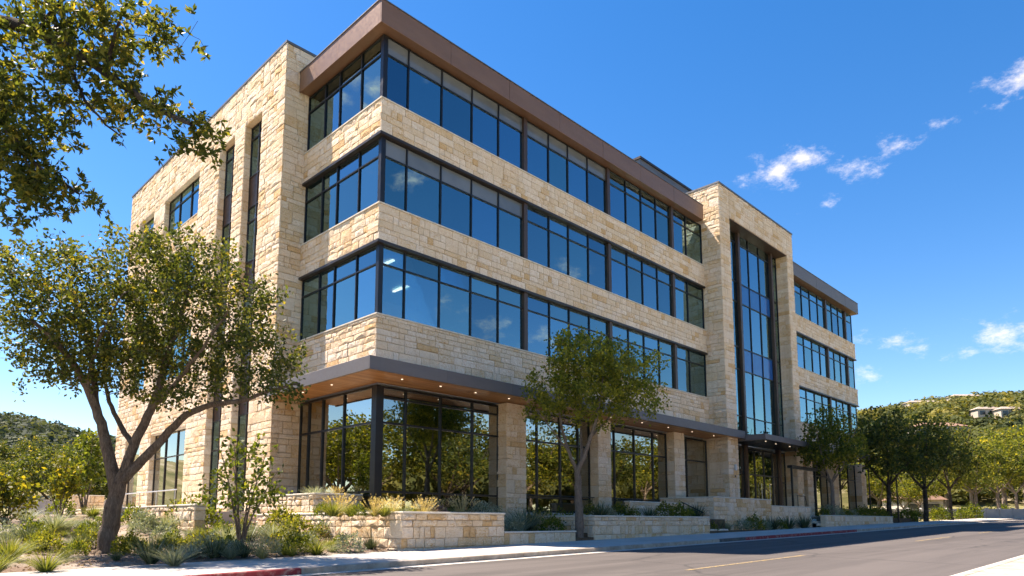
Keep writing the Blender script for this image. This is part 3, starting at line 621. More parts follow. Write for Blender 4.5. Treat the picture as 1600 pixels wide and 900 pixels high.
wl = box('wall_light', (28.0, 28.2, RY-.14, RY-.045, 5.0, 5.42), 'lamp_white', B, .02); box('wall_plate', (28.02, 28.16, RY-.07, RY-.045, 4.55, 4.68), 'dark_bronze', B)

# ------------------------------------------------------------------ garden walls
def garden_wall(name, label, segs, cop=.07, top_mat='cut_limestone', seed=1, rough=1.7, catn='wall', tone=.56):
    """segs: (axis, plane, a, b, z0, z1, thickness, extra) stone faced on the outside; axis x faces -Y, axis y faces -X"""
    r = random.Random(seed); s0 = segs[0]; loc = (s0[2], s0[1], s0[4]) if s0[0] == 'x' else (s0[1], s0[2], s0[4])
    t = thing(name, loc, label, catn); cores, cops = [], []
    for ax, pl, a, b, z0, z1, th in segs:
        if ax == 'x': cores.append((a+.03, b-.03, pl+.03, pl+th, z0-.3, z1)); cops.append((a-.05, b+.02, pl-.06, pl+th+.03, z1+.001, z1+cop)); O, u, n = (0, pl, 0), (1, 0, 0), (0, -1, 0)
        else: cores.append((pl+.031, pl+th, a+.03+.001, b-.03, z0-.31, z1-.001)); cops.append((pl-.05, pl+th+.02, a+.34, b, z1+.002, z1+cop)); O, u, n = (pl, 0, 0), (0, 1, 0), (-1, 0, 0)
        for q in lay(a-(.03 if ax == 'x' else 0), b, z0-.1, z1, r, .72):
            V, F = stone_geo(q, O, u, n, r, rough); obj('stone', V, F, 'limestone', t, tint=min(1, max(0, r.gauss(tone, .33))))
    boxes('wall_core', cores, 'mortar', t)
    for c in cops:
        L = (c[1]-c[0]) if c[1]-c[0] > c[3]-c[2] else c[3]-c[2]; n = max(1, round(L/1.1)); 
        for k in range(n):
            if c[1]-c[0] > c[3]-c[2]: w = (c[1]-c[0])/n; box('coping_stone', (c[0]+k*w+.004, c[0]+(k+1)*w-.004, c[2], c[3], c[4], c[5]), top_mat, t, .015)
            else: w = (c[3]-c[2])/n; box('coping_stone', (c[0], c[1], c[2]+k*w+.004, c[2]+(k+1)*w-.004, c[4], c[5]), top_mat, t, .015)
    return t
garden_wall('planter_wall', 'tall limestone planter wall at the building corner, golden grasses on top', [('x', -5., -2.2, 2.42, .6, 1.79, .35), ('y', -2.2, -5., 5.4, .6, 1.79, .35)], seed=2)
garden_wall('upper_planter_wall', 'short upper limestone planter wall against the corner glass', [('x', 1.0, -2.0, .15, 1.8, 2.58, .3), ('y', -2.0, 1.0, 6.5, 1.8, 2.58, .3)], seed=3)
garden_wall('low_planter_wall', 'lowest limestone edging wall between corner planter and street tree', [('x', -5., 2.46, 6.55, .68, 1.1, .35)], seed=4)
garden_wall('street_planter_wall', 'long limestone planter wall right of the slender street tree', [('x', -5., 7.85, 17.7, .75, 1.74, .35), ('y', 7.85, -5., -1., .8, 1.74, .35)], seed=5)
garden_wall('terrace_wall', 'limestone terrace wall with a tan upper course beside the entrance ramp', [('x', -2.4, 14.2, 19.9, 1.6, 2.55, .3)], seed=6, tone=.3)
garden_wall('entry_wall', 'brown-shaded rubble wall in front of the entrance doors', [('x', -4., 20.1, 27.5, 1., 2.9, .35), ('y', 20.1, -4., -.5, 1., 2.9, .35)], seed=7, tone=.66)
garden_wall('stair_wall', 'pale low limestone wall right of the brown entry wall', [('x', -4.02, 27.56, 33.9, 1., 2.52, .35)], seed=9, tone=.25)
garden_wall('hedge_wall', 'limestone retaining wall under the green hedge by the right wing', [('x', -5., 33.9, 49., 1.1, 1.95, .35)], seed=10, tone=.4)
garden_wall('path_wall', 'low limestone wall behind the big tree beside the left terrace', [('y', -6., 2.2, 21., 1.3, 2.1, .35), ('x', 2.2, -6., -5.63, 1.2, 2.1, .34)], seed=12, tone=.5)
garden_wall('terrace_pier', 'small square limestone pier at the far end of the left terrace', [('y', -3.4, 30.6, 33.4, 1.6, 3.3, 1.2), ('x', 30.6, -3.4, -1.4, 1.6, 3.3, 1.2)], seed=13)
boxes('planter_soil', [(-1.86, 2.4, -4.66, .2, 1.2, 1.72), (-1.86, -.05, .2, .98, 1.2, 1.721)], 'soil', kind='structure'); box('upper_planter_soil', (-1.7, .05, 1.3, 6.5, 1.7, 2.5), 'soil', kind='structure')
box('low_planter_soil', (2.42, 7.8, -4.66, -.05, .6, 1.06), 'soil', kind='structure'); box('tree_pit_soil', (6.5, 8.4, -4.98, -4.64, .5, .88), 'soil', kind='structure')
box('street_planter_soil', (8.2, 20.05, -4.66, -.35, .8, 1.68), 'soil', kind='structure'); box('entry_terrace', (20.5, 43, -3.64, -.05, 1.0, 2.0), 'concrete', kind='structure')
box('hedge_soil', (34.9, 58, -4.66, -3.7, 1.0, 1.88), 'soil', kind='structure'); box('side_terrace', (-5.65, TX+.3, 6.7, 34, 1.0, 1.98), 'concrete', kind='structure'); box('entry_bed', (17.75, 27.4, -4.99, -4.05, .7, 1.06), 'soil', kind='structure'); box('wing_terrace', (43, 58, -3.68, -.05, 1.0, 1.9), 'concrete', kind='structure')
def steps(name, label, x0, x1, y0, n, z0, rise=.15, run=.33):
    t = thing(name, (x0, y0, z0), label, 'steps')
    for k in range(n): box('step', (x0, x1, y0+k*run, y0+(k+1)*run+.3, z0-.2, z0+(k+1)*rise-(.0 if k else 0)), 'cut_limestone', t, .015)
steps('entry_steps', 'tan limestone steps rising beside the brown entry wall', 17.8, 19.95, -4.9, 5, 1.0)
steps('wing_steps', 'pale broad steps between the stair wall and the hedge wall', 34.0, 36.4, -5.0, 5, 1.15)
def rail(name, label, pts, posts, r=.025, mat='rail_black', drop=.95):
    t = thing(name, pts[0], label, 'handrail'); obj('top_rail', *tube(pts, r, 8), mat, t)
    for p in posts: obj('rail_post', *tube([(p[0], p[1], p[2]-drop), (p[0], p[1], p[2])], r*.9, 8), mat, t)
rail('handrail', 'black handrail at the tan entry steps', [(17.7, -4.7, 2.0), (17.7, -3.4, 2.6)], [(17.7, -4.6, 2.05), (17.7, -3.5, 2.55)])
rail('handrail', 'black handrail on top of the pale stair wall', [(32.2, -3.8, 3.35), (33.6, -3.8, 3.35), (33.8, -3.8, 2.75)], [(32.3, -3.8, 3.35), (33.5, -3.8, 3.35)], drop=.8)
rail('handrail', 'long thin guard rail across the ground-floor glass left of the entrance', [(8.7, -.1, 2.85), (14.2, -.1, 2.85)], [(9, -.1, 2.85), (11.5, -.1, 2.85), (14, -.1, 2.85)], .02)
rail('handrail', 'thin guard rail across the glass bay between the two right piers', [(15.6, -.1, 2.85), (22.1, -.1, 2.85)], [(15.8, -.1, 2.85), (18.8, -.1, 2.85), (21.9, -.1, 2.85)], .02)
rail('handrail', 'pale steel guard rail in front of the left terrace window', [(-3.2, 12, 3.1), (-3.2, 20.5, 3.1)], [(-3.2, y, 3.1) for y in (12.2, 14.8, 17.4, 20.2)], .03, 'rail_steel', 1.1)
fr_ = thing('entry_gate', (32.4, -3.4, 2.5), 'black steel gate frame beside the entrance with flat top beam', 'gate frame')
box('post', (32.4, 32.52, -3.45, -3.33, 2.0, 5.3), 'rail_black', fr_, .01); box('post', (36.6, 36.72, -3.45, -3.33, 2.0, 5.3), 'rail_black', fr_, .01); box('beam', (32.2, 36.9, -3.55, -3.2, 5.305, 5.5), 'rail_black', fr_, .02)

# ------------------------------------------------------------------ trees
def leaf_quads(P, D, L, Wd, rng):
    n = len(P); D = D/(np.linalg.norm(D, axis=1)[:, None]+1e-9); S = np.cross(D, rng.normal(size=(n, 3))); S /= np.linalg.norm(S, axis=1)[:, None]+1e-9; Nn = np.cross(D, S)
    L = np.broadcast_to(L, n)[:, None]*rng.uniform(.7, 1.25, (n, 1)); Wd = np.broadcast_to(Wd, n)[:, None]*rng.uniform(.8, 1.2, (n, 1)); c = rng.uniform(-.12, .22, (n, 1))
    V = np.stack([P, P+D*L*.5+S*Wd-Nn*L*c*.3, P+D*L-Nn*L*c, P+D*L*.5-S*Wd-Nn*L*c*.3], 1).reshape(-1, 3)
    return V, np.arange(4*n).reshape(-1, 4)
class Tree:
    def __init__(s, seed): s.pos, s.par, s.rex, s.chains, s.rng = [], [], [], [], np.random.default_rng(seed); s.auto = []
    def limb(s, pts, r0, r1, new=False):
        pts = [np.asarray(p, float) for p in pts]
        if s.pos and not new:
            A = np.array(s.pos); k = int(np.argmin(np.linalg.norm(A-pts[0], axis=1))); prev = k; pts[0] = A[k]; ch = [k]
        else: s.pos.append(pts[0]); s.par.append(-1); s.rex.append(r0); s.auto.append(False); prev = len(s.pos)-1; ch = [prev]
        tot = sum(np.linalg.norm(b-a) for a, b in zip(pts, pts[1:])); run = 0; P = np.array(pts)
        # smooth the polyline
        t = np.concatenate([[0], np.cumsum(np.linalg.norm(np.diff(P, axis=0), axis=1))]); m = max(4, int(tot/.22)); q = np.linspace(0, t[-1], m+1)
        Q = np.stack([np.interp(q, t, P[:, i]) for i in range(3)], 1)
        for _ in range(2): Q[1:-1] = (Q[:-2]+2*Q[1:-1]+Q[2:])/4
        for i in range(1, m+1):
            s.pos.append(Q[i]+s.rng.normal(size=3)*.012); s.par.append(prev); s.rex.append(r0+(r1-r0)*i/m); s.auto.append(False); prev = len(s.pos)-1; ch.append(prev)
        s.chains.append(ch)
    def grow(s, blobs, n, minr=0., up=.15, seg=.28):
        w = np.array([b[1][0]*b[1][1]*b[1][2] for b in blobs]); w = w/w.sum(); T = []
        for _ in range(n):
            c, r = blobs[s.rng.choice(len(blobs), p=w)]; v = s.rng.normal(size=3); v /= np.linalg.norm(v); T.append(np.array(c)+v*np.array(r)*s.rng.uniform(.25, 1)**.6)
        T = np.array(T); A = np.array(s.pos); d0 = np.array([np.min(np.linalg.norm(A-t, axis=1)) for t in T])
        A = list(s.pos); base = s.pos[0]
        for t in T[np.argsort(d0)]:
            Q = np.array(s.pos); v = t-Q; d = np.linalg.norm(v, axis=1); cost = d*(1+.9*np.clip(-(v[:, 2])/(d+.1), 0, 1))+1e3*(np.linalg.norm(Q-base, axis=1) < minr)
            k = int(np.argmin(cost)); L = d[k]
            if L < .12: continue
            p0 = Q[k]; m = max(2, int(L/seg)); pd = Q[k]-Q[s.par[k]] if s.par[k] >= 0 else np.array([0, 0, 1.]); pd = pd/(np.linalg.norm(pd)+1e-9)
            mid = (p0+t)/2+pd*L*.16+np.array([0, 0, up*L])+s.rng.normal(size=3)*L*.07; ch = [k]; prev = k
            for i in range(1, m+1):
                f = i/m; P = (1-f)**2*p0+2*f*(1-f)*mid+f*f*t+s.rng.normal(size=3)*.02
                s.pos.append(P); s.par.append(prev); s.rex.append(0); s.auto.append(True); prev = len(s.pos)-1; ch.append(prev)
            s.chains.append(ch)
    def radii(s, tip=.006, ex=2.35):
        n = len(s.pos); acc = np.zeros(n); kids = np.zeros(n, int)
        for p in s.par:
            if p >= 0: kids[p] += 1
        r = np.zeros(n)
        for i in range(n-1, -1, -1):
            if kids[i] == 0: acc[i] = tip**ex
            r[i] = acc[i]**(1/ex)
            if s.par[i] >= 0: acc[s.par[i]] += acc[i]
        s.r = np.maximum(np.minimum(r, 1e9), s.rex); 
        for i in range(n):
            if s.auto[i] and s.par[i] >= 0: s.r[i] = min(s.r[i], s.r[s.par[i]]*.85)
            elif s.rex[i] > 0: s.r[i] = s.rex[i]
        return s.r
    def wood(s, minr=.004):
        Vs, Fs, n = [], [], 0
        for ch in s.chains:
            P = np.array([s.pos[i] for i in ch]); R = np.array([s.r[i] for i in ch]); 
            if len(ch) > 1 and s.auto[ch[1]]: R[0] = R[1]*1.15
            elif s.par[ch[0]] >= 0: R[0] = min(R[0], R[1]*1.25)
            sd = 12 if R[0] > .09 else (7 if R[0] > .03 else 4)
            V, F = tube(P, np.maximum(R, minr), sd, False); Vs.append(V); Fs += [tuple(i+n for i in f) for f in F]; n += len(V)
        return np.concatenate(Vs), Fs
    def leaves(s, per, spread, L, Wd, rmax=.03, rosette=False, droop=0.):
        idx = [i for i in range(len(s.pos)) if s.auto[i] and s.r[i] < rmax]; P0 = np.array([s.pos[i] for i in idx]); rng = s.rng
        par = np.array([s.pos[s.par[i]] for i in idx]); dr = P0-par; dr /= np.linalg.norm(dr, axis=1)[:, None]+1e-9
        ct = np.clip(rng.normal(.40, .17, len(idx)), 0, 1)
        if rosette:
            k = np.repeat(np.arange(len(idx)), per); C = P0[k]+rng.normal(size=(len(k), 3))*spread; kk = np.repeat(np.arange(len(k)), rosette); P = C[kk]; D = dr[k][kk]*.55+rng.normal(size=(len(kk), 3))*.75; D[:, 2] -= droop; t = ct[k][kk]+rng.normal(0, .16, len(kk))
        else:
            k = np.repeat(np.arange(len(idx)), per); P = P0[k]+rng.normal(size=(len(k), 3))*spread; D = dr[k]*.5+rng.normal(size=(len(k), 3)); D[:, 2] -= droop; t = ct[k]+rng.normal(0, .18, len(k))
        V, F = leaf_quads(P, D, L, Wd, rng); return V, F, np.repeat(np.clip(t, 0, 1), 4)
def finish_tree(T, name, label, leafmat, barkmat, lv, base=None, group=None, cat='tree', local=False):
    b = np.array(T.pos[0]) if base is None else np.array(base)
    t = thing(name, b, label, cat, group); V, F = T.wood(); obj('trunk', V, F, barkmat, t, smooth=True); V, F, ti = lv; obj('crown', V, F, leafmat, t, tint=ti); return t
def blob(px, py, d, rx, ry, rd):     # ellipsoid given by its centre in the survey photo, distance and radii in metres
    return (at(px, py, d), (rx, rx if rd is None else rd, ry))
# the big tree in the bed
def big_tree():
    d = 19.5; T = Tree(3); base = at(165, 862, d); z = float(bed_z(base[0], base[1])); base[2] = z-.1
    A = lambda x, y, dd=0: at(x, y, d+dd)
    T.limb([base, A(168, 845), A(173, 810), A(181, 772), A(186, 756)], .275, .20)
    for a in range(5):
        q = a*1.26; T.limb([base+np.array([0, 0, .25]), base+np.array([math.cos(q)*.3, math.sin(q)*.3, .05]), base+np.array([math.cos(q)*.75, math.sin(q)*.75, -.08])], .16, .05)
    T.limb([A(183, 768), A(172, 722), A(160, 668), A(147, 628), A(133, 600, -.3), A(112, 562, -.6), A(84, 530, -.9), A(50, 500, -1)], .185, .05)
    T.limb([A(150, 636), A(146, 590, .2), A(138, 540, .4), A(125, 490, .5), A(110, 440, .6)], .10, .03)
    T.limb([A(186, 756), A(205, 712), A(214, 684), A(236, 640), A(250, 600, .3), A(262, 550, .4), A(285, 490, .5), A(300, 430, .5)], .155, .035)
    T.limb([A(190, 752), A(214, 728), A(250, 690), A(290, 647), A(330, 632, -.3), A(380, 626, -.6), A(430, 608, -.8), A(468, 598, -.9)], .145, .03)
    T.limb([A(207, 700), A(192, 672, .4), A(174, 640, .6), A(163, 596, .8), A(168, 520, .9)], .085, .03)
    T.limb([A(236, 640), A(275, 598, -.6), A(320, 540, -1), A(360, 480, -1.2)], .075, .025)
    T.limb([A(133, 600, -.3), A(150, 540, -1.), A(190, 460, -1.3)], .06, .02)
    m = 1/55.
    bl = [blob(110, 435, d, 115*m, 66*m, 1.9), blob(230, 425, d, 115*m, 60*m, 2.2), blob(315, 480, d, 100*m, 80*m, 2.2), blob(395, 560, d, 82*m, 50*m, 1.7), blob(50, 520, d, 75*m, 55*m, 1.8),
          blob(240, 535, d, 130*m, 62*m, 2.3), blob(440, 600, d-.8, 50*m, 26*m, 1.), blob(130, 560, d, 80*m, 45*m, 1.9), blob(180, 590, d, 90*m, 25*m, 1.6), blob(20, 440, d, 50*m, 60*m, 1.5), blob(160, 500, d, 150*m, 60*m, 2.2), blob(330, 590, d-.3, 60*m, 25*m, 1.2), blob(285, 400, d, 95*m, 42*m, 1.8), blob(375, 480, d, 75*m, 55*m, 1.7), blob(415, 555, d-.4, 66*m, 42*m, 1.4), blob(455, 605, d-.9, 34*m, 24*m, .8), blob(320, 385, d, 50*m, 28*m, 1.), blob(235, 605, d-.4, 90*m, 24*m, 1.3), blob(90, 580, d-.3, 50*m, 28*m, 1.2), blob(40, 590, d-.5, 40*m, 30*m, .9), blob(300, 625, d-.5, 70*m, 18*m, .9), blob(370, 612, d-.7, 60*m, 16*m, .8), blob(170, 540, d, 120*m, 50*m, 2.)]
    T.grow(bl, 1500, 2.6); T.radii(.0055); return finish_tree(T, 'oak_tree', 'large forked tree leaning in the mulch bed left of the building', 'tree_leaf', 'bark', T.leaves(11, .12, .13, .038, .022), base)
big_tree()
# the oak whose limbs hang into the picture from the left
def hanging_oak():
    T = Tree(9); b = np.array([-17.2, -3.6, .4]); A = lambda x, y, d: at(x, y, d)
    T.limb([b, b+[.05, 0, 1.2], b+[.2, -.2, 2.6], b+[.5, -.4, 4.0]], .38, .30)
    T.limb([b+[.5, -.4, 4.0], A(-160, 120, 12.0), A(-60, 45, 11.6), A(0, 30, 11.3), A(60, 48, 11.1), A(105, 75, 11.), A(165, 112, 10.9), A(235, 165, 10.8), A(300, 195, 10.7)], .26, .035)
    T.limb([A(105, 75, 11), A(80, 20, 11.2), A(60, -40, 11.3)], .06, .03)
    T.limb([A(60, 48, 11.1), A(90, 0, 10.9), A(150, -40, 10.8)], .05, .02)
    T.limb([A(165, 112, 10.9), A(180, 60, 10.6), A(190, 10, 10.5)], .04, .015)
    T.limb([A(-60, 45, 11.6), A(-30, 140, 11.4), A(20, 220, 11.1), A(70, 270, 11.), A(120, 300, 10.9)], .10, .02)
    T.limb([A(105, 75, 11), A(120, 140, 11.), A(160, 190, 10.9), A(190, 215, 10.8)], .035, .012)
    T.limb([b+[.5, -.4, 4.0], A(-330, 60, 13.), A(-320, -120, 13.2)], .2, .06); T.limb([b+[.5, -.4, 4.0], A(-560, 150, 12.5), A(-700, 40, 12.6)], .18, .05)
    m = 1/97.
    bl = [blob(60, 40, 11.2, 85*m, 60*m, 1.1), blob(190, 40, 10.8, 85*m, 42*m, .9), blob(275, 50, 10.7, 48*m, 40*m, .6), blob(150, 130, 11., 90*m, 55*m, 1.), blob(230, 160, 10.9, 65*m, 30*m, .7), blob(305, 225, 10.7, 46*m, 36*m, .5), blob(265, 195, 10.7, 40*m, 30*m, .5),
          blob(40, 180, 11.2, 70*m, 60*m, 1.), blob(30, 265, 11.1, 55*m, 50*m, .9), blob(110, 300, 10.9, 50*m, 24*m, .5), blob(60, 335, 10.9, 45*m, 18*m, .5), blob(-60, 150, 11.6, 100*m, 140*m, 1.4), blob(-250, 20, 12.6, 200*m, 130*m, 2.), blob(-520, 60, 12.6, 200*m, 120*m, 2.), blob(120, 200, 10.9, 70*m, 26*m, .6), blob(130, 60, 11., 110*m, 60*m, 1.), blob(25, 320, 11.0, 55*m, 34*m, .7), blob(70, 290, 11., 60*m, 40*m, .7), blob(10, 240, 11.1, 60*m, 50*m, .9), blob(140, 320, 10.9, 34*m, 18*m, .4), blob(310, 215, 10.7, 52*m, 34*m, .5), blob(335, 195, 10.7, 26*m, 20*m, .3)]
    T.grow(bl, 2300, 3.0, seg=.17); T.radii(.0042); return finish_tree(T, 'live_oak', 'dark oak whose leafy limbs hang in from the upper left', 'oak_leaf', 'dark_bark', T.leaves(2, .07, .125, .026, .014, rosette=7, droop=.12), b)
hanging_oak()
def street_tree():
    d0 = on(905, 842, 1, -4.85); d = float((d0-CAM)@FH); A = lambda x, y, dd=0: at(x, y, d+dd); T = Tree(21); base = d0.copy(); base[2] = .85; m = d/FPX
    T.limb([base, A(905, 800), A(903, 760), A(902, 738)], .20, .135)
    T.limb([A(902, 738), A(888, 705), A(878, 670, .3), A(872, 630, .4), A(880, 590, .4)], .085, .025); T.limb([A(902, 738), A(918, 700), A(932, 655, -.3), A(940, 610, -.3), A(945, 560, -.4)], .105, .025)
    T.limb([A(905, 725), A(908, 680, .5), A(905, 630, .7), A(905, 575, .7)], .07, .02); T.limb([A(925, 680), A(955, 650, .5), A(985, 625, .7), A(1010, 600, .8)], .05, .018); T.limb([A(888, 705), A(860, 668, -.5), A(838, 640, -.8)], .045, .016)
    bl = [blob(915, 555, d, 70*m, 40*m, 1.7), blob(862, 605, d, 46*m, 45*m, 1.5), blob(985, 580, d, 62*m, 46*m, 1.6), blob(925, 620, d, 95*m, 42*m, 1.9), blob(1000, 620, d, 44*m, 34*m, 1.2), blob(850, 650, d, 34*m, 28*m, .9), blob(950, 655, d, 50*m, 20*m, 1.), blob(900, 530, d, 40*m, 20*m, .9), blob(935, 585, d, 90*m, 50*m, 1.8)]
    T.grow(bl, 620, 3., seg=.24); T.radii(.0055); return finish_tree(T, 'street_tree', 'slender young tree with yellow-green leaves in front of the ground-floor piers', 'sunlit_leaf', 'pale_bark', T.leaves(13, .13, .15, .045, .022), base)
street_tree()
def shrub_tree(name, label, px, pyb, d, w, h, n, leafmat, seed, stems=6, per=6, L=.19, Wd=.055, z=None, cat='shrub', skirt=.3, group=None):
    T = Tree(seed); b = at(px, pyb, d); b[2] = float(bed_z(b[0], b[1]))-.04 if z is None else z; r = T.rng; tops = []
    for k in range(stems):
        a = k*2*math.pi/stems+r.uniform(-.4, .4); e = np.array([math.cos(a)*w*r.uniform(.18, .42), math.sin(a)*w*r.uniform(.18, .42), h*r.uniform(.6, .92)])
        T.limb([b+np.array([math.cos(a), math.sin(a), 0])*.05, b+e*[.25, .25, .35], b+e*[.6, .6, .7], b+e], .028*h/2.5, .008, new=(k == 0))
    bl = [(b+[0, 0, h*.68], (w*.42, w*.42, h*.32)), (b+[0, 0, h*.45], (w*.5, w*.5, h*(.5-skirt)*.8)), (b+[0, 0, h*.85], (w*.2, w*.2, h*.15))]
    T.grow(bl, n, h*skirt, seg=.2); T.radii(.004); return finish_tree(T, name, label, leafmat, 'pale_bark', T.leaves(per, .09, L, Wd, .02), b, cat=cat, group=group)
shrub_tree('tall_shrub', 'multi-stemmed leafy shrub rising in front of the corner stone pier', 375, 836, 21.2, 3.2, 3.6, 130, 'shrub_leaf', 31, 8, 4, .17, .05)
shrub_tree('yellow_shrub', 'bushy yellow-green shrub at the left picture edge', 6, 815, 24, 1.9, 2.1, 110, 'yellow_leaf', 32, 7, 6, skirt=.12)
shrub_tree('yellow_shrub', 'bright yellow small tree with thin dark stems near the left edge', 92, 812, 27, 1.7, 2.6, 75, 'yellow_leaf', 33, 4, 6, skirt=.4)
shrub_tree('yellow_shrub', 'taller green-yellow slim tree beside the big tree trunk', 128, 812, 31, 1.9, 3.9, 120, 'shrub_leaf', 34, 4, 7, skirt=.3)
# street trees along the right wing
def row_tree(seed, h, w):
    T = Tree(seed); r = T.rng
    T.limb([(0, 0, -.1), (.05, .02, h*.12), (0, .05, h*.25), (.05, 0, h*.32)], .2, .14)
    for k in range(5):
        a = k*1.257+r.uniform(-.3, .3); e = r.uniform(.5, .75); T.limb([(0, 0, h*.3), (math.cos(a)*w*.14, math.sin(a)*w*.14, h*.42), (math.cos(a)*w*.28, math.sin(a)*w*.28, h*e), (math.cos(a)*w*.34, math.sin(a)*w*.34, h*(e+.14))], .085, .02)
    bl = [((0, 0, h*.62), (w*.42, w*.42, h*.22)), ((0, 0, h*.82), (w*.28, w*.28, h*.17))]
    for k in range(5):
        a = r.uniform(0, 6.28); q = r.uniform(.2, .34)*w; bl.append(((math.cos(a)*q, math.sin(a)*q, h*r.uniform(.42, .75)), (w*.2, w*.2, h*.12)))
    T.grow(bl, 330, h*.28, seg=.35); T.radii(.007); return T
PROTO = []
for k, (sd_, h, w) in enumerate(((41, 9.0, 7.2), (42, 8.4, 7.0), (43, 9.6, 7.8))):
    T = row_tree(sd_, h, w); V, F = T.wood(); mt = mesh('trunk', V, F, smooth=True); mt.materials.append(MATS['dark_bark']); V, F, ti = T.leaves(8, .20, .27, .08, .03); mc = mesh('crown', V, F, ti); mc.materials.append(MATS['tree_leaf']); PROTO.append((mt, mc, h))
PALE = []
for mt, mc, h in PROTO:
    m2 = mc.copy(); m2.materials.clear(); m2.materials.append(MATS['street_leaf']); m3 = mt.copy(); m3.materials.clear(); m3.materials.append(MATS['pale_bark']); PALE.append((m3, m2, h))
def plant_tree(k, loc, h, rot, label, name='street_tree', group=None, pale=False, wide=1.):
    mt, mc, h0 = (PALE if pale else PROTO)[k]; t = thing(name, loc, label, 'tree', group); s = h/h0; t.scale = (s*wide, s*wide, s); t.rotation_euler.z = rot
    for n, m in (('trunk', mt), ('crown', mc)):
        o = bpy.data.objects.new(n, m); COL.objects.link(o); o.parent = t
    return t
ROW = [(1302, 1, 8.2, -4.3, 2.0, True, 'thin tree in the hedge bed in front of the right wing', .85), (1391, 0, 10.6, -4.4, None, False, 'tallest dark street tree, first one past the end of the right wing', .95), (1447, 1, 10.2, -5.3, None, False, 'second dark street tree past the right wing, broad crown', 1.0),
       (1487, 2, 10.8, -5.2, None, False, 'third dark street tree past the right wing', .95), (1528, 0, 9.6, -4.5, None, True, 'paler fourth street tree in the row past the right wing', 1.05), (1561, 1, 10.5, -5.2, None, True, 'paler fifth street tree in the row past the right wing', 1.1), (1590, 2, 11., -5., None, True, 'last pale street tree of the row at the right edge', 1.1)]
for px, k, h, y, z, pale, lab, wd in ROW:
    P = on(px, 810, 1, y); plant_tree(k, (P[0], P[1], (float(grade(P[0]))+.2) if z is None else z), h, k*1.9+px, lab, pale=pale, wide=wd, group='street trees along the right wing')
for i, (x, y, h) in enumerate(((8, -38, 11.5), (15, -42, 14), (22, -38, 11.5), (29, -42, 14), (36, -38, 12), (43, -43, 15), (50, -38, 12.5), (58, -36, 14), (66, -38, 13), (75, -36, 14), (85, -38, 13), (-4, -39, 12), (97, -35, 14), (110, -33, 13), (124, -36, 14), (139, -33, 13))):
    plant_tree(i % 3, (x, y, float(grade(x))+.2), h, i*2.1, 'street tree on the opposite lawn mirrored in the ground-floor glass', 'mirrored_tree', 'trees across the street seen mirrored in the glass', pale=i % 3 == 0, wide=1.25)
for i, (x, y, h) in enumerate(((-20, 36, 10), (-26, 43, 12), (-17, 43, 11), (-29, 54, 13), (-36, 62, 14), (-24, 28, 11), (-33, 36, 13), (-22, 55, 14))):
    plant_tree(i % 3, (x, y, 1.6), h, i*1.1, 'garden tree mirrored in the left corner glass', 'mirrored_tree', 'trees left of the garden seen mirrored in the glass', pale=i % 3 == 0, wide=1.2)
labs = ['rounded background tree left of centre in the far left grove, pale crown', 'dark broad background tree behind the yellow shrubs', 'low spreading background tree at the far left edge', 'background tree right beside the big tree trunk', 'tall background tree behind the grey fence', 'hazy background tree below the left hill ridge', 'small background tree between the far fence and the hill']
for i, (px, d, h) in enumerate(((78, 80, 9.5), (15, 84, 8), (-60, 70, 9), (150, 86, 8), (115, 112, 10), (45, 115, 10), (-20, 105, 10))):
    P = at(px, 810, d); plant_tree(i % 3, (P[0], P[1], float(terrain(P[0], P[1]))), h, i*1.3, labs[i], 'background_tree', 'grove below the left hill', pale=False, wide=1.35)
labs = ['pale background tree behind the low house at right', 'background tree behind the grey street wall', 'background tree between the row of street trees and the hill', 'rounded background tree at the right picture edge', 'background tree right of the wing canopy end', 'bushy background tree under the hillside villa', 'small round tree in front of the brown tiled house', 'small tree left of the brown tiled house']
for i, (px, d, h) in enumerate(((1375, 95, 9), (1520, 118, 13), (1570, 105, 14), (1605, 120, 16), (1350, 115, 9), (1480, 130, 11), (1437, 88, 6.5), (1412, 92, 5.5))):
    P = at(px, 800, d); plant_tree((i+1) % 3, (P[0], P[1], float(terrain(P[0], P[1]))), h, i*1.7, labs[i], 'background_tree', 'trees below the right hill', pale=True, wide=1.3)

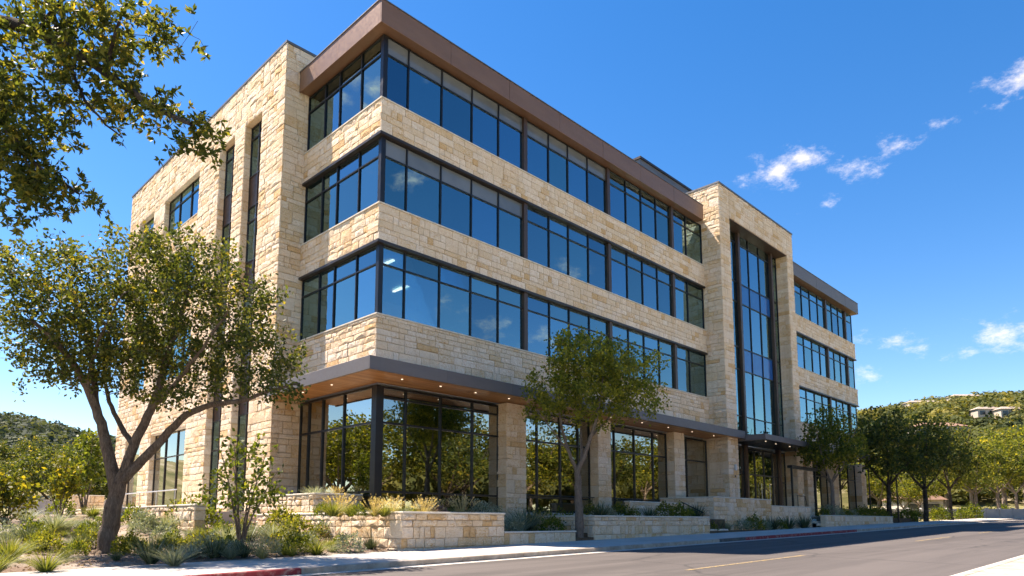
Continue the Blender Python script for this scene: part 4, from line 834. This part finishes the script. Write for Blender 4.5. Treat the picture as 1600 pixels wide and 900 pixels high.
# ------------------------------------------------------------------ far woods on the hills (one mass each)
def woods(name, label, n, prange, drange, seed, size, box_=None, tone=.42, leaf='far_leaf'):
    r = np.random.default_rng(seed); q = 190
    if box_: X = r.uniform(box_[0], box_[1], n); Y = r.uniform(box_[2], box_[3], n); px, d = X*3, Y*2; Z = grade(X)+r.uniform(0, 3, n)+(-45-Y)*.08
    else:
        px = r.uniform(*prange, n); u = r.random(n); d = drange[0]+(drange[1]-drange[0])*u
        lat = (px-800)/FPX*d; X = CAM[0]+FH[0]*d+RT[0]*lat; Y = CAM[1]+FH[1]*d+RT[1]*lat; Z = terrain(X, Y)
    Rr = r.uniform(*size, n); dirs = r.normal(size=(n, q, 3)); dirs[..., 2] = np.abs(dirs[..., 2])*.9-.15; dirs /= np.linalg.norm(dirs, axis=2)[..., None]
    lob = 1+.22*np.sin(dirs[..., 0]*5+px[:, None])*np.cos(dirs[..., 1]*4+d[:, None])
    C = np.stack([X, Y, Z+Rr*.55], 1); P = C[:, None]+dirs*(Rr[:, None]*lob*r.uniform(.8, 1., (n, q)))[..., None]*np.array([1, 1, .72])
    D = np.cross(dirs, r.normal(size=(n, q, 3))).reshape(-1, 3); D /= np.linalg.norm(D, axis=1)[:, None]; Nn = (dirs+.8*r.normal(size=(n, q, 3))).reshape(-1, 3); S = np.cross(Nn, D); S /= np.linalg.norm(S, axis=1)[:, None]
    s = (np.repeat(Rr, q)*r.uniform(.075, .15, n*q))[:, None]; P = P.reshape(-1, 3); V = np.stack([P-D*s, P+S*s*.8, P+D*s, P-S*s*.8], 1).reshape(-1, 3)
    t = np.repeat(np.clip(r.normal(tone, .26, n), 0, 1), q)+r.normal(0, .1, n*q)
    obj(name, V, np.arange(len(V)).reshape(-1, 4), leaf, tint=np.repeat(np.clip(t, 0, 1), 4), kind='stuff', label=label, category='woods')
woods('hillside_woods', 'dense dark woods covering the hill at far left', 1100, (-200, 330), (125, 250), 5, (2.4, 5.2), tone=.35, leaf='hazed_leaf')
woods('hillside_woods', 'patchy woods covering the long hill at far right', 1800, (1240, 1900), (140, 395), 6, (2.2, 6.4), tone=.46)

# ------------------------------------------------------------------ far houses and walls

def house(px, d, w, dep, h, label, roof='roof_pale', wallm='stucco', pitch=.18, nw=3, name='hill_house', sink=.4, lift=0.):
    P = at(px, 700, d); z = float(terrain(P[0], P[1]))-sink+lift; t = thing(name, (P[0], P[1], z), label, 'house'); fx, fy = RT, FH
    c, s_ = RT[0], RT[1]
    def tr(V): return [(P[0]+v[0]*RT[0]+v[1]*FH[0], P[1]+v[0]*RT[1]+v[1]*FH[1], z+v[2]) for v in V]
    v, f = bx(-w/2, w/2, 0, dep, 0, h); obj('wall', tr(v), f, wallm, t)
    e = .5; R = [(-w/2-e, -e, h), (w/2+e, -e, h), (w/2+e, dep+e, h), (-w/2-e, dep+e, h), (-w/2+dep*.4, dep/2, h+dep*pitch+.3), (w/2-dep*.4, dep/2, h+dep*pitch+.3)]
    obj('roof', tr(R), [(0, 1, 5, 4), (1, 2, 5), (2, 3, 4, 5), (3, 0, 4), (3, 2, 1, 0)], roof, t)
    for k in range(nw):
        x = -w/2+w*(k+.5)/nw; wd = w/nw*.28; v, f = bx(x-wd, x+wd, -.06, .02, h*.3, h*.8); o = obj('window', tr(v), f, 'dark_glass', t)
        v, f = bx(x-wd-.08, x+wd+.08, -.10, .02, h*.8, h*.8+.12); obj('window_head', tr(v), f, wallm, o)
woods('opposite_woods', 'dense trees behind the opposite lawn, seen mirrored in the glass', 420, None, None, 8, (3.2, 5.4), box_=(-30, 160, -75, -45))
house(1477, 232, 17, 8, 3.8, 'cream villa with terracotta roof high on the right hillside', 'roof_tile', nw=4, sink=-3.2)
house(1452, 325, 16, 6, 3., 'long pale house on the ridge left of the villa', 'roof_pale', lift=4.2)
house(1520, 330, 15, 6, 3., 'pale ridge house above the cream villa', 'roof_pale', lift=4.2)
house(1555, 260, 11, 6, 3.2, 'low pale house among shrubs lower on the right hill', 'roof_pale', lift=3.)
house(1590, 255, 10, 6, 3.2, 'small pale house at the right edge of the hillside', 'roof_pale', lift=3.5)
house(1437, 104, 6.0, 6, 3.0, 'low house with brown tiled roof behind the street trees', 'roof_tile', pitch=.35, nw=2, name='street_house', sink=.1)
def far_wall(label, px0, px1, d, h, mat, name='boundary_wall', npan=6, th=.3, sink=.3):
    A, Bp = at(px0, 805, d), at(px1, 805, d); z = min(float(terrain(A[0], A[1])), float(terrain(Bp[0], Bp[1])))-sink; t = thing(name, (A[0], A[1], z), label, 'wall'); L = np.linalg.norm((Bp-A)[:2]); u = (Bp-A)/L; u[2] = 0; n = FH
    def seg(nm, a, b, n0, n1, z0, z1, m):
        v, f = bx(a, b, n0, n1, z0, z1); obj(nm, [(A[0]+q[0]*u[0]+q[1]*n[0], A[1]+q[0]*u[1]+q[1]*n[1], z+q[2]) for q in v], f, m, t)
    for k in range(npan): seg('wall_panel', L*k/npan+.12, L*(k+1)/npan-.12, 0, th, 0, h, mat)
    for k in range(npan+1): seg('wall_post', L*k/npan-.12+.001, L*k/npan+.12-.001, -.06, th+.06, 0, h+.12, 'grey_wall')
far_wall('long pale garden wall behind the row of street trees', 1340, 1625, 84, 1.9, 'grey_wall', npan=14)
far_wall('grey panelled boundary wall behind the yellow shrubs at left', 20, 190, 50, 2.3, 'grey_wall', npan=7, sink=-.5)
def lamp(px, y, h, label):
    P = on(px, 805, 1, y); z = float(grade(P[0]))+.2; t = thing('street_lamp', (P[0], P[1], z), label, 'lamp post')
    obj('pole', *tube([(P[0], P[1], z), (P[0], P[1], z+h)], [.08, .055], 9), 'rail_black', t); box('lamp_head', (P[0]-.55, P[0]+.1, P[1]-.12, P[1]+.12, z+h, z+h+.1), 'rail_black', t, .02); obj('base_plate', *disc((P[0], P[1], z+.06), .16, .06), 'rail_black', t)
lamp(1361, -3.6, 4.6, 'slim black lamp post at the end of the right wing canopy'); lamp(1404, -4.9, 4.2, 'slim black lamp post between the first two dark street trees')
def pole_rail(px0, px1, y, label):
    A, Bp = on(px0, 800, 1, y), on(px1, 800, 1, y); z = float(grade(A[0]))+1.3; rail('handrail', label, [(A[0], y, z), (Bp[0], y, z+.1)], [(A[0]+(Bp[0]-A[0])*f, y, z) for f in (.02, .5, .98)], .03)
pole_rail(1408, 1438, -3.2, 'black curved handrail behind the dark street trees')

# ------------------------------------------------------------------ small plants
def blades(n, h, spread, w, r, up=.9, curve=.35, seg=3, tipw=.15, lean=None):
    Vs, Fs, Ts = [], [], []; k = 0
    for i in range(n):
        a = r.uniform(0, 6.283); s = r.uniform(.05, 1.)**.7; L = h*r.uniform(.65, 1.1); out = s*spread; b = np.array([math.cos(a), math.sin(a), 0])*out*.16; d = np.array([math.cos(a)*out, math.sin(a)*out, up*L]); sd_ = np.array([-math.sin(a+r.uniform(-.6, .6)), math.cos(a+r.uniform(-.6, .6)), r.uniform(-.2, .2)]); t = r.random()
        for j in range(seg+1):
            f = j/seg; p = b+d*f+np.array([math.cos(a), math.sin(a), 0])*out*curve*f*f-np.array([0, 0, 1])*L*curve*s*f*f*.7; ww = w*(1-f*(1-tipw))*(1.15 if j == 1 else 1)
            Vs += [p-sd_*ww, p+sd_*ww]; Ts += [min(1, max(0, t*.7+f*.25))]*2
        for j in range(seg): Fs.append((k+2*j, k+2*j+1, k+2*j+3, k+2*j+2))
        k += 2*(seg+1)
    return Vs, Fs, Ts
def pm(name, V, F, T, mat): m = mesh(name, V, F, T); m.materials.append(MATS[mat]); return m
r_ = random.Random(77)
def bush(n, w, h, L, Wd, seed):
    g = np.random.default_rng(seed); v = g.normal(size=(n, 3)); v /= np.linalg.norm(v, axis=1)[:, None]; v[:, 2] = np.abs(v[:, 2]); k = g.uniform(.45, 1, (n, 1))**.5; lob = 1+.25*np.sin(v[:, :1]*6+seed)*np.cos(v[:, 1:2]*5)
    P = v*k*lob*[w/2, w/2, h*.9]+[0, 0, h*.06]; D = v+.7*g.normal(size=(n, 3))+[0, 0, .5]; V, F = leaf_quads(P, D, L, Wd, g); return V, F, np.repeat(np.clip(g.normal(.45, .22, n), 0, 1), 4)
def gold_plumes():
    V, F, T = blades(130, .55, .42, .007, r_, curve=.5); k = len(V); V2, F2, T2 = blades(70, .85, .45, .006, r_, curve=.25)
    for i in range(len(T2)): T2[i] = .75+.25*r_.random()
    V3, F3, T3 = [], [], []
    for i in range(70):
        tip = (np.array(V2[i*8+6])+np.array(V2[i*8+7]))/2; bs = (np.array(V2[i*8+4])+np.array(V2[i*8+5]))/2; d = tip-bs
        for q in range(5):
            p = bs+d*(.2+.2*q); o = np.array([r_.uniform(-1, 1), r_.uniform(-1, 1), r_.uniform(0, 1)])*.03; V3 += [p, p+o+d*.05, p+d*.22, p-o+d*.05]; F3.append(tuple(len(V3)-4+j for j in range(4))); T3 += [.6+.4*r_.random()]*4
    n1 = len(V)+len(V2); return V+V2+V3, F+[tuple(i+k for i in f) for f in F2]+[tuple(i+n1 for i in f) for f in F3], T+T2+T3
KINDS = {
 'yucca': [pm('yucca', *blades(110, .62, .5, .016, r_, curve=.12, tipw=.08), 'yucca_leaf') for _ in range(3)],
 'silver_grass': [pm('silver_grass', *blades(260, .60, .52, .008, r_, curve=.45), 'silver_leaf') for _ in range(3)],
 'green_grass': [pm('green_grass', *blades(240, .55, .45, .008, r_, curve=.5), 'grass_leaf') for _ in range(3)],
 'golden_grass': [pm('golden_grass', *gold_plumes(), 'gold_leaf') for _ in range(3)],
 'leafy_bush': [pm('leafy_bush', *bush(620, .8, .62, .085, .026, s), 'shrub_leaf') for s in (1, 2, 3)],
 'silver_bush': [pm('silver_bush', *bush(620, .8, .55, .075, .016, s), 'silver_leaf') for s in (4, 5, 6)],
 'dark_bush': [pm('dark_bush', *bush(700, .8, .6, .075, .022, s), 'street_leaf') for s in (7, 8, 9)],
 'purple_bush': [pm('purple_bush', *bush(420, .7, .4, .07, .018, 10), 'purple_leaf')],
}
WORDS = {'yucca': 'spiky dark green yucca', 'silver_grass': 'silvery grey-green grass clump', 'green_grass': 'fresh green grass clump', 'golden_grass': 'golden feathery grass clump', 'leafy_bush': 'small green leafy bush', 'silver_bush': 'silvery rounded bush', 'dark_bush': 'dark green rounded bush', 'purple_bush': 'dusty purple low bush'}
PL = []
def plant(kind, P, size, where): PL.append((kind, np.array(P, float), size*((1.12 if 'grass' in kind or kind == 'yucca' else 1.3) if 'mulch' in where else 1.08), where))
BED = [('silver_grass', 85, 832, 1.45), ('silver_grass', 128, 830, 1.1), ('yucca', 128, 856, 1.0), ('green_grass', 72, 893, 1.0), ('green_grass', 12, 876, 1.25), ('green_grass', -12, 897, 1.0), ('leafy_bush', 118, 868, .5), ('green_grass', 205, 852, .9), ('yucca', 236, 880, 1.05), ('silver_grass', 272, 883, .95), ('silver_grass', 300, 872, 1.0), ('yucca', 335, 872, 1.0), ('golden_grass', 410, 872, .75), ('green_grass', 446, 868, 1.0), ('green_grass', 494, 866, 1.0), ('silver_bush', 546, 864, .95), ('yucca', 578, 858, .75),
       ('silver_bush', 226, 828, 1.1), ('silver_grass', 258, 828, 1.2), ('dark_bush', 288, 826, 1.35), ('leafy_bush', 318, 824, 1.1), ('silver_grass', 352, 852, 1.2), ('yucca', 388, 846, 1.3), ('silver_grass', 425, 846, 1.2), ('dark_bush', 462, 844, 1.2), ('silver_bush', 505, 846, 1.0), ('silver_grass', 360, 872, .8), ('leafy_bush', 160, 828, .7), ('yucca', 45, 848, .9), ('leafy_bush', 205, 822, .9), ('yucca', 380, 870, .8), ('green_grass', 322, 852, .9), ('leafy_bush', 270, 852, .6), ('green_grass', 100, 872, .6), ('silver_grass', 40, 815, 1.1), ('leafy_bush', 95, 806, 1.), ('green_grass', 145, 808, 1.1), ('silver_bush', 420, 868, .7), ('yucca', 182, 876, .45), ('green_grass', 225, 858, .7), ('dark_bush', 440, 832, 1.3), ('silver_grass', 475, 832, 1.1), ('yucca', 535, 848, .9)]
rb = random.Random(15)
for k in range(96):
    x = rb.uniform(190, 580) if k < 70 else rb.uniform(-10, 150); BED.append((rb.choice(('silver_bush', 'silver_bush', 'leafy_bush', 'dark_bush', 'silver_grass', 'green_grass')), x, rb.uniform(826, 872 if x > 200 else 866)-(0 if x < 400 else (x-400)*.06), rb.uniform(.45, .85)))
for k, x, y, s in BED:
    P = ground_hit(x, y)
    if P is not None: plant(k, P, s, 'in the mulch bed' if y > 838 else 'along the rear of the mulch')
def onz(px, y_plane, z): P = on(px, 800, 1, y_plane); return (P[0], y_plane, z)
for k, px, yp, s in (('leafy_bush', 503, -3.6, .6), ('green_grass', 520, -4.0, 1.0), ('green_grass', 548, -3.2, .9), ('golden_grass', 585, -4.1, .8), ('green_grass', 600, -4.3, .9), ('golden_grass', 612, -2.8, .9), ('silver_bush', 635, -4.2, .55), ('green_grass', 640, -3.0, 1.05), ('golden_grass', 662, -4.2, .9), ('purple_bush', 686, -4.3, .95), ('green_grass', 700, -2.8, .9), ('golden_grass', 722, -4.1, .95), ('silver_bush', 752, -4.2, 1.0), ('silver_bush', 775, -3.9, .7), ('leafy_bush', 560, -4.2, .55), ('golden_grass', 530, -2.4, .9), ('golden_grass', 675, -2.6, .9)): plant(k, onz(px, yp, 1.71), s, 'on the tall corner planter')
for k, px, yp, s in (('silver_grass', 490, 1.55, .95), ('golden_grass', 522, 1.6, .6), ('leafy_bush', 545, 1.5, .4), ('golden_grass', 560, 1.6, .7)): plant(k, onz(px, yp, 2.49), s, 'on the upper corner planter')
for k, px, yp, s in (('silver_grass', 806, -3.4, 1.6), ('yucca', 822, -2.0, 2.2), ('silver_bush', 800, -4.3, 1.1), ('golden_grass', 833, -2.2, 1.3), ('leafy_bush', 862, -3.9, 1.25), ('dark_bush', 848, -1.6, 1.7), ('dark_bush', 880, -1.4, 1.6), ('silver_bush', 868, -1.5, 1.4)): plant(k, onz(px, yp, 1.05), s, 'behind the low edging wall')
for k, px, yp, s in (('dark_bush', 922, -3.2, 1.1), ('yucca', 938, -3.9, 1.2), ('silver_bush', 955, -4.2, .8), ('dark_bush', 968, -3.0, 1.4), ('yucca', 1014, -3.9, 1.1), ('dark_bush', 1038, -4.0, 1.2), ('leafy_bush', 1060, -4.1, 1.1), ('leafy_bush', 1074, -4.2, .9), ('yucca', 1088, -3.6, 1.4), ('dark_bush', 990, -3.6, .8), ('silver_grass', 945, -2.6, 1.2)): plant(k, onz(px, yp, 1.67), s, 'on the long street planter')
for k, px, yp, s in (('yucca', 1122, -4.5, 1.2), ('silver_grass', 1135, -4.5, 1.0), ('dark_bush', 1110, -4.6, .8), ('silver_bush', 1160, -4.4, 1.1), ('dark_bush', 1178, -4.5, 1.3), ('silver_bush', 1192, -4.5, 1.2), ('yucca', 1206, -4.4, 1.5)): plant(k, onz(px, yp, 1.05), s, 'at the foot of the brown entry wall')
for k, px, s in (('yucca', 1232, 1.7), ('yucca', 1257, 1.8), ('dark_bush', 1218, 1.1)): P = on(px, 815, 1, -4.55); plant(k, (P[0], -4.55, float(grade(P[0]))+.16), s, 'at the foot of the pale stair wall')
for px in (1286, 1297, 1308, 1320, 1331, 1342, 1352, 1362, 1372, 1380): plant(rnd.choice(('dark_bush', 'dark_bush', 'silver_bush')), onz(px, -4.2, 1.86), rnd.uniform(1.1, 1.5), 'in the hedge by the right wing')
for px, yp, s, k in ((1400, -3.5, 1.6, 'leafy_bush'), (1418, -4.2, 2., 'leafy_bush'), (1432, -3.8, 2., 'dark_bush'), (1462, -4, 2., 'dark_bush'), (1470, -4.5, 2.2, 'leafy_bush'), (1505, -4, 2.2, 'leafy_bush'), (1520, -4.4, 2.4, 'leafy_bush'), (1545, -4, 2.4, 'dark_bush'), (1568, -4.2, 2.6, 'leafy_bush'), (1382, -3.4, 2., 'dark_bush')):
    P = on(px, 805, 1, yp); plant(k, (P[0], yp, float(grade(P[0]))+.15), s, 'below the row of street trees')
PL.sort(key=lambda q: proj(q[1])[0])
ORD = ['leftmost', 'second from left', 'third from left', 'fourth from left', 'fifth from left', 'sixth from left', 'seventh from left', 'eighth from left', 'ninth from left', 'tenth from left', 'eleventh from left', 'twelfth from left']
tot, cnt = {}, {}
for k, P, s, w in PL: tot[k, w] = tot.get((k, w), 0)+1
for i, (k, P, s, w) in enumerate(PL):
    c = cnt.get((k, w), 0); cnt[k, w] = c+1; ms = KINDS[k]; o = bpy.data.objects.new(k, ms[i % len(ms)]); COL.objects.link(o); o.location = P-[0, 0, .02]; o.rotation_euler.z = i*2.4; q = s*rnd.uniform(.95, 1.08); o.scale = (q, q, q*rnd.uniform(.92, 1.1))
    lab = WORDS[k]+' '+w+(', '+(ORD[c] if c < 12 else str(c+1)+'th from left')+'' if tot[k, w] > 1 else '')
    props(o, lab, 'grass' if 'grass' in k else ('yucca' if k == 'yucca' else 'bush'), 'plants '+w)
# boulders and a fallen log in the bed
def rock(px, py, s, label, seed, name='boulder', sc=(1, .8, .6)):
    P = ground_hit(px, py); g = np.random.default_rng(seed); V, F = [], []; n, m = 10, 7
    for i in range(m):
        ph_ = math.pi*(i+.5)/m
        for j in range(n): a = 2*math.pi*j/n; q = s*(1+.16*g.normal()); V.append(P+np.array([math.sin(ph_)*math.cos(a)*sc[0], math.sin(ph_)*math.sin(a)*sc[1], math.cos(ph_)*sc[2]])*q)
    for i in range(m-1):
        for j in range(n): F.append((i*n+j, (i+1)*n+j, (i+1)*n+(j+1) % n, i*n+(j+1) % n))
    F += [tuple(range(n)), tuple((m-1)*n+j for j in range(n-1, -1, -1))]; obj(name, V, F, 'boulder', label=label, category='boulder')
rock(18, 838, .55, 'dark flat boulder at the left edge under the yellow shrub', 1, sc=(1.5, .9, .45)); rock(300, 838, .22, 'small pale stone in the mulch bed behind the grasses', 2); rock(182, 815, .28, 'pale stone right behind the big tree trunk', 3)
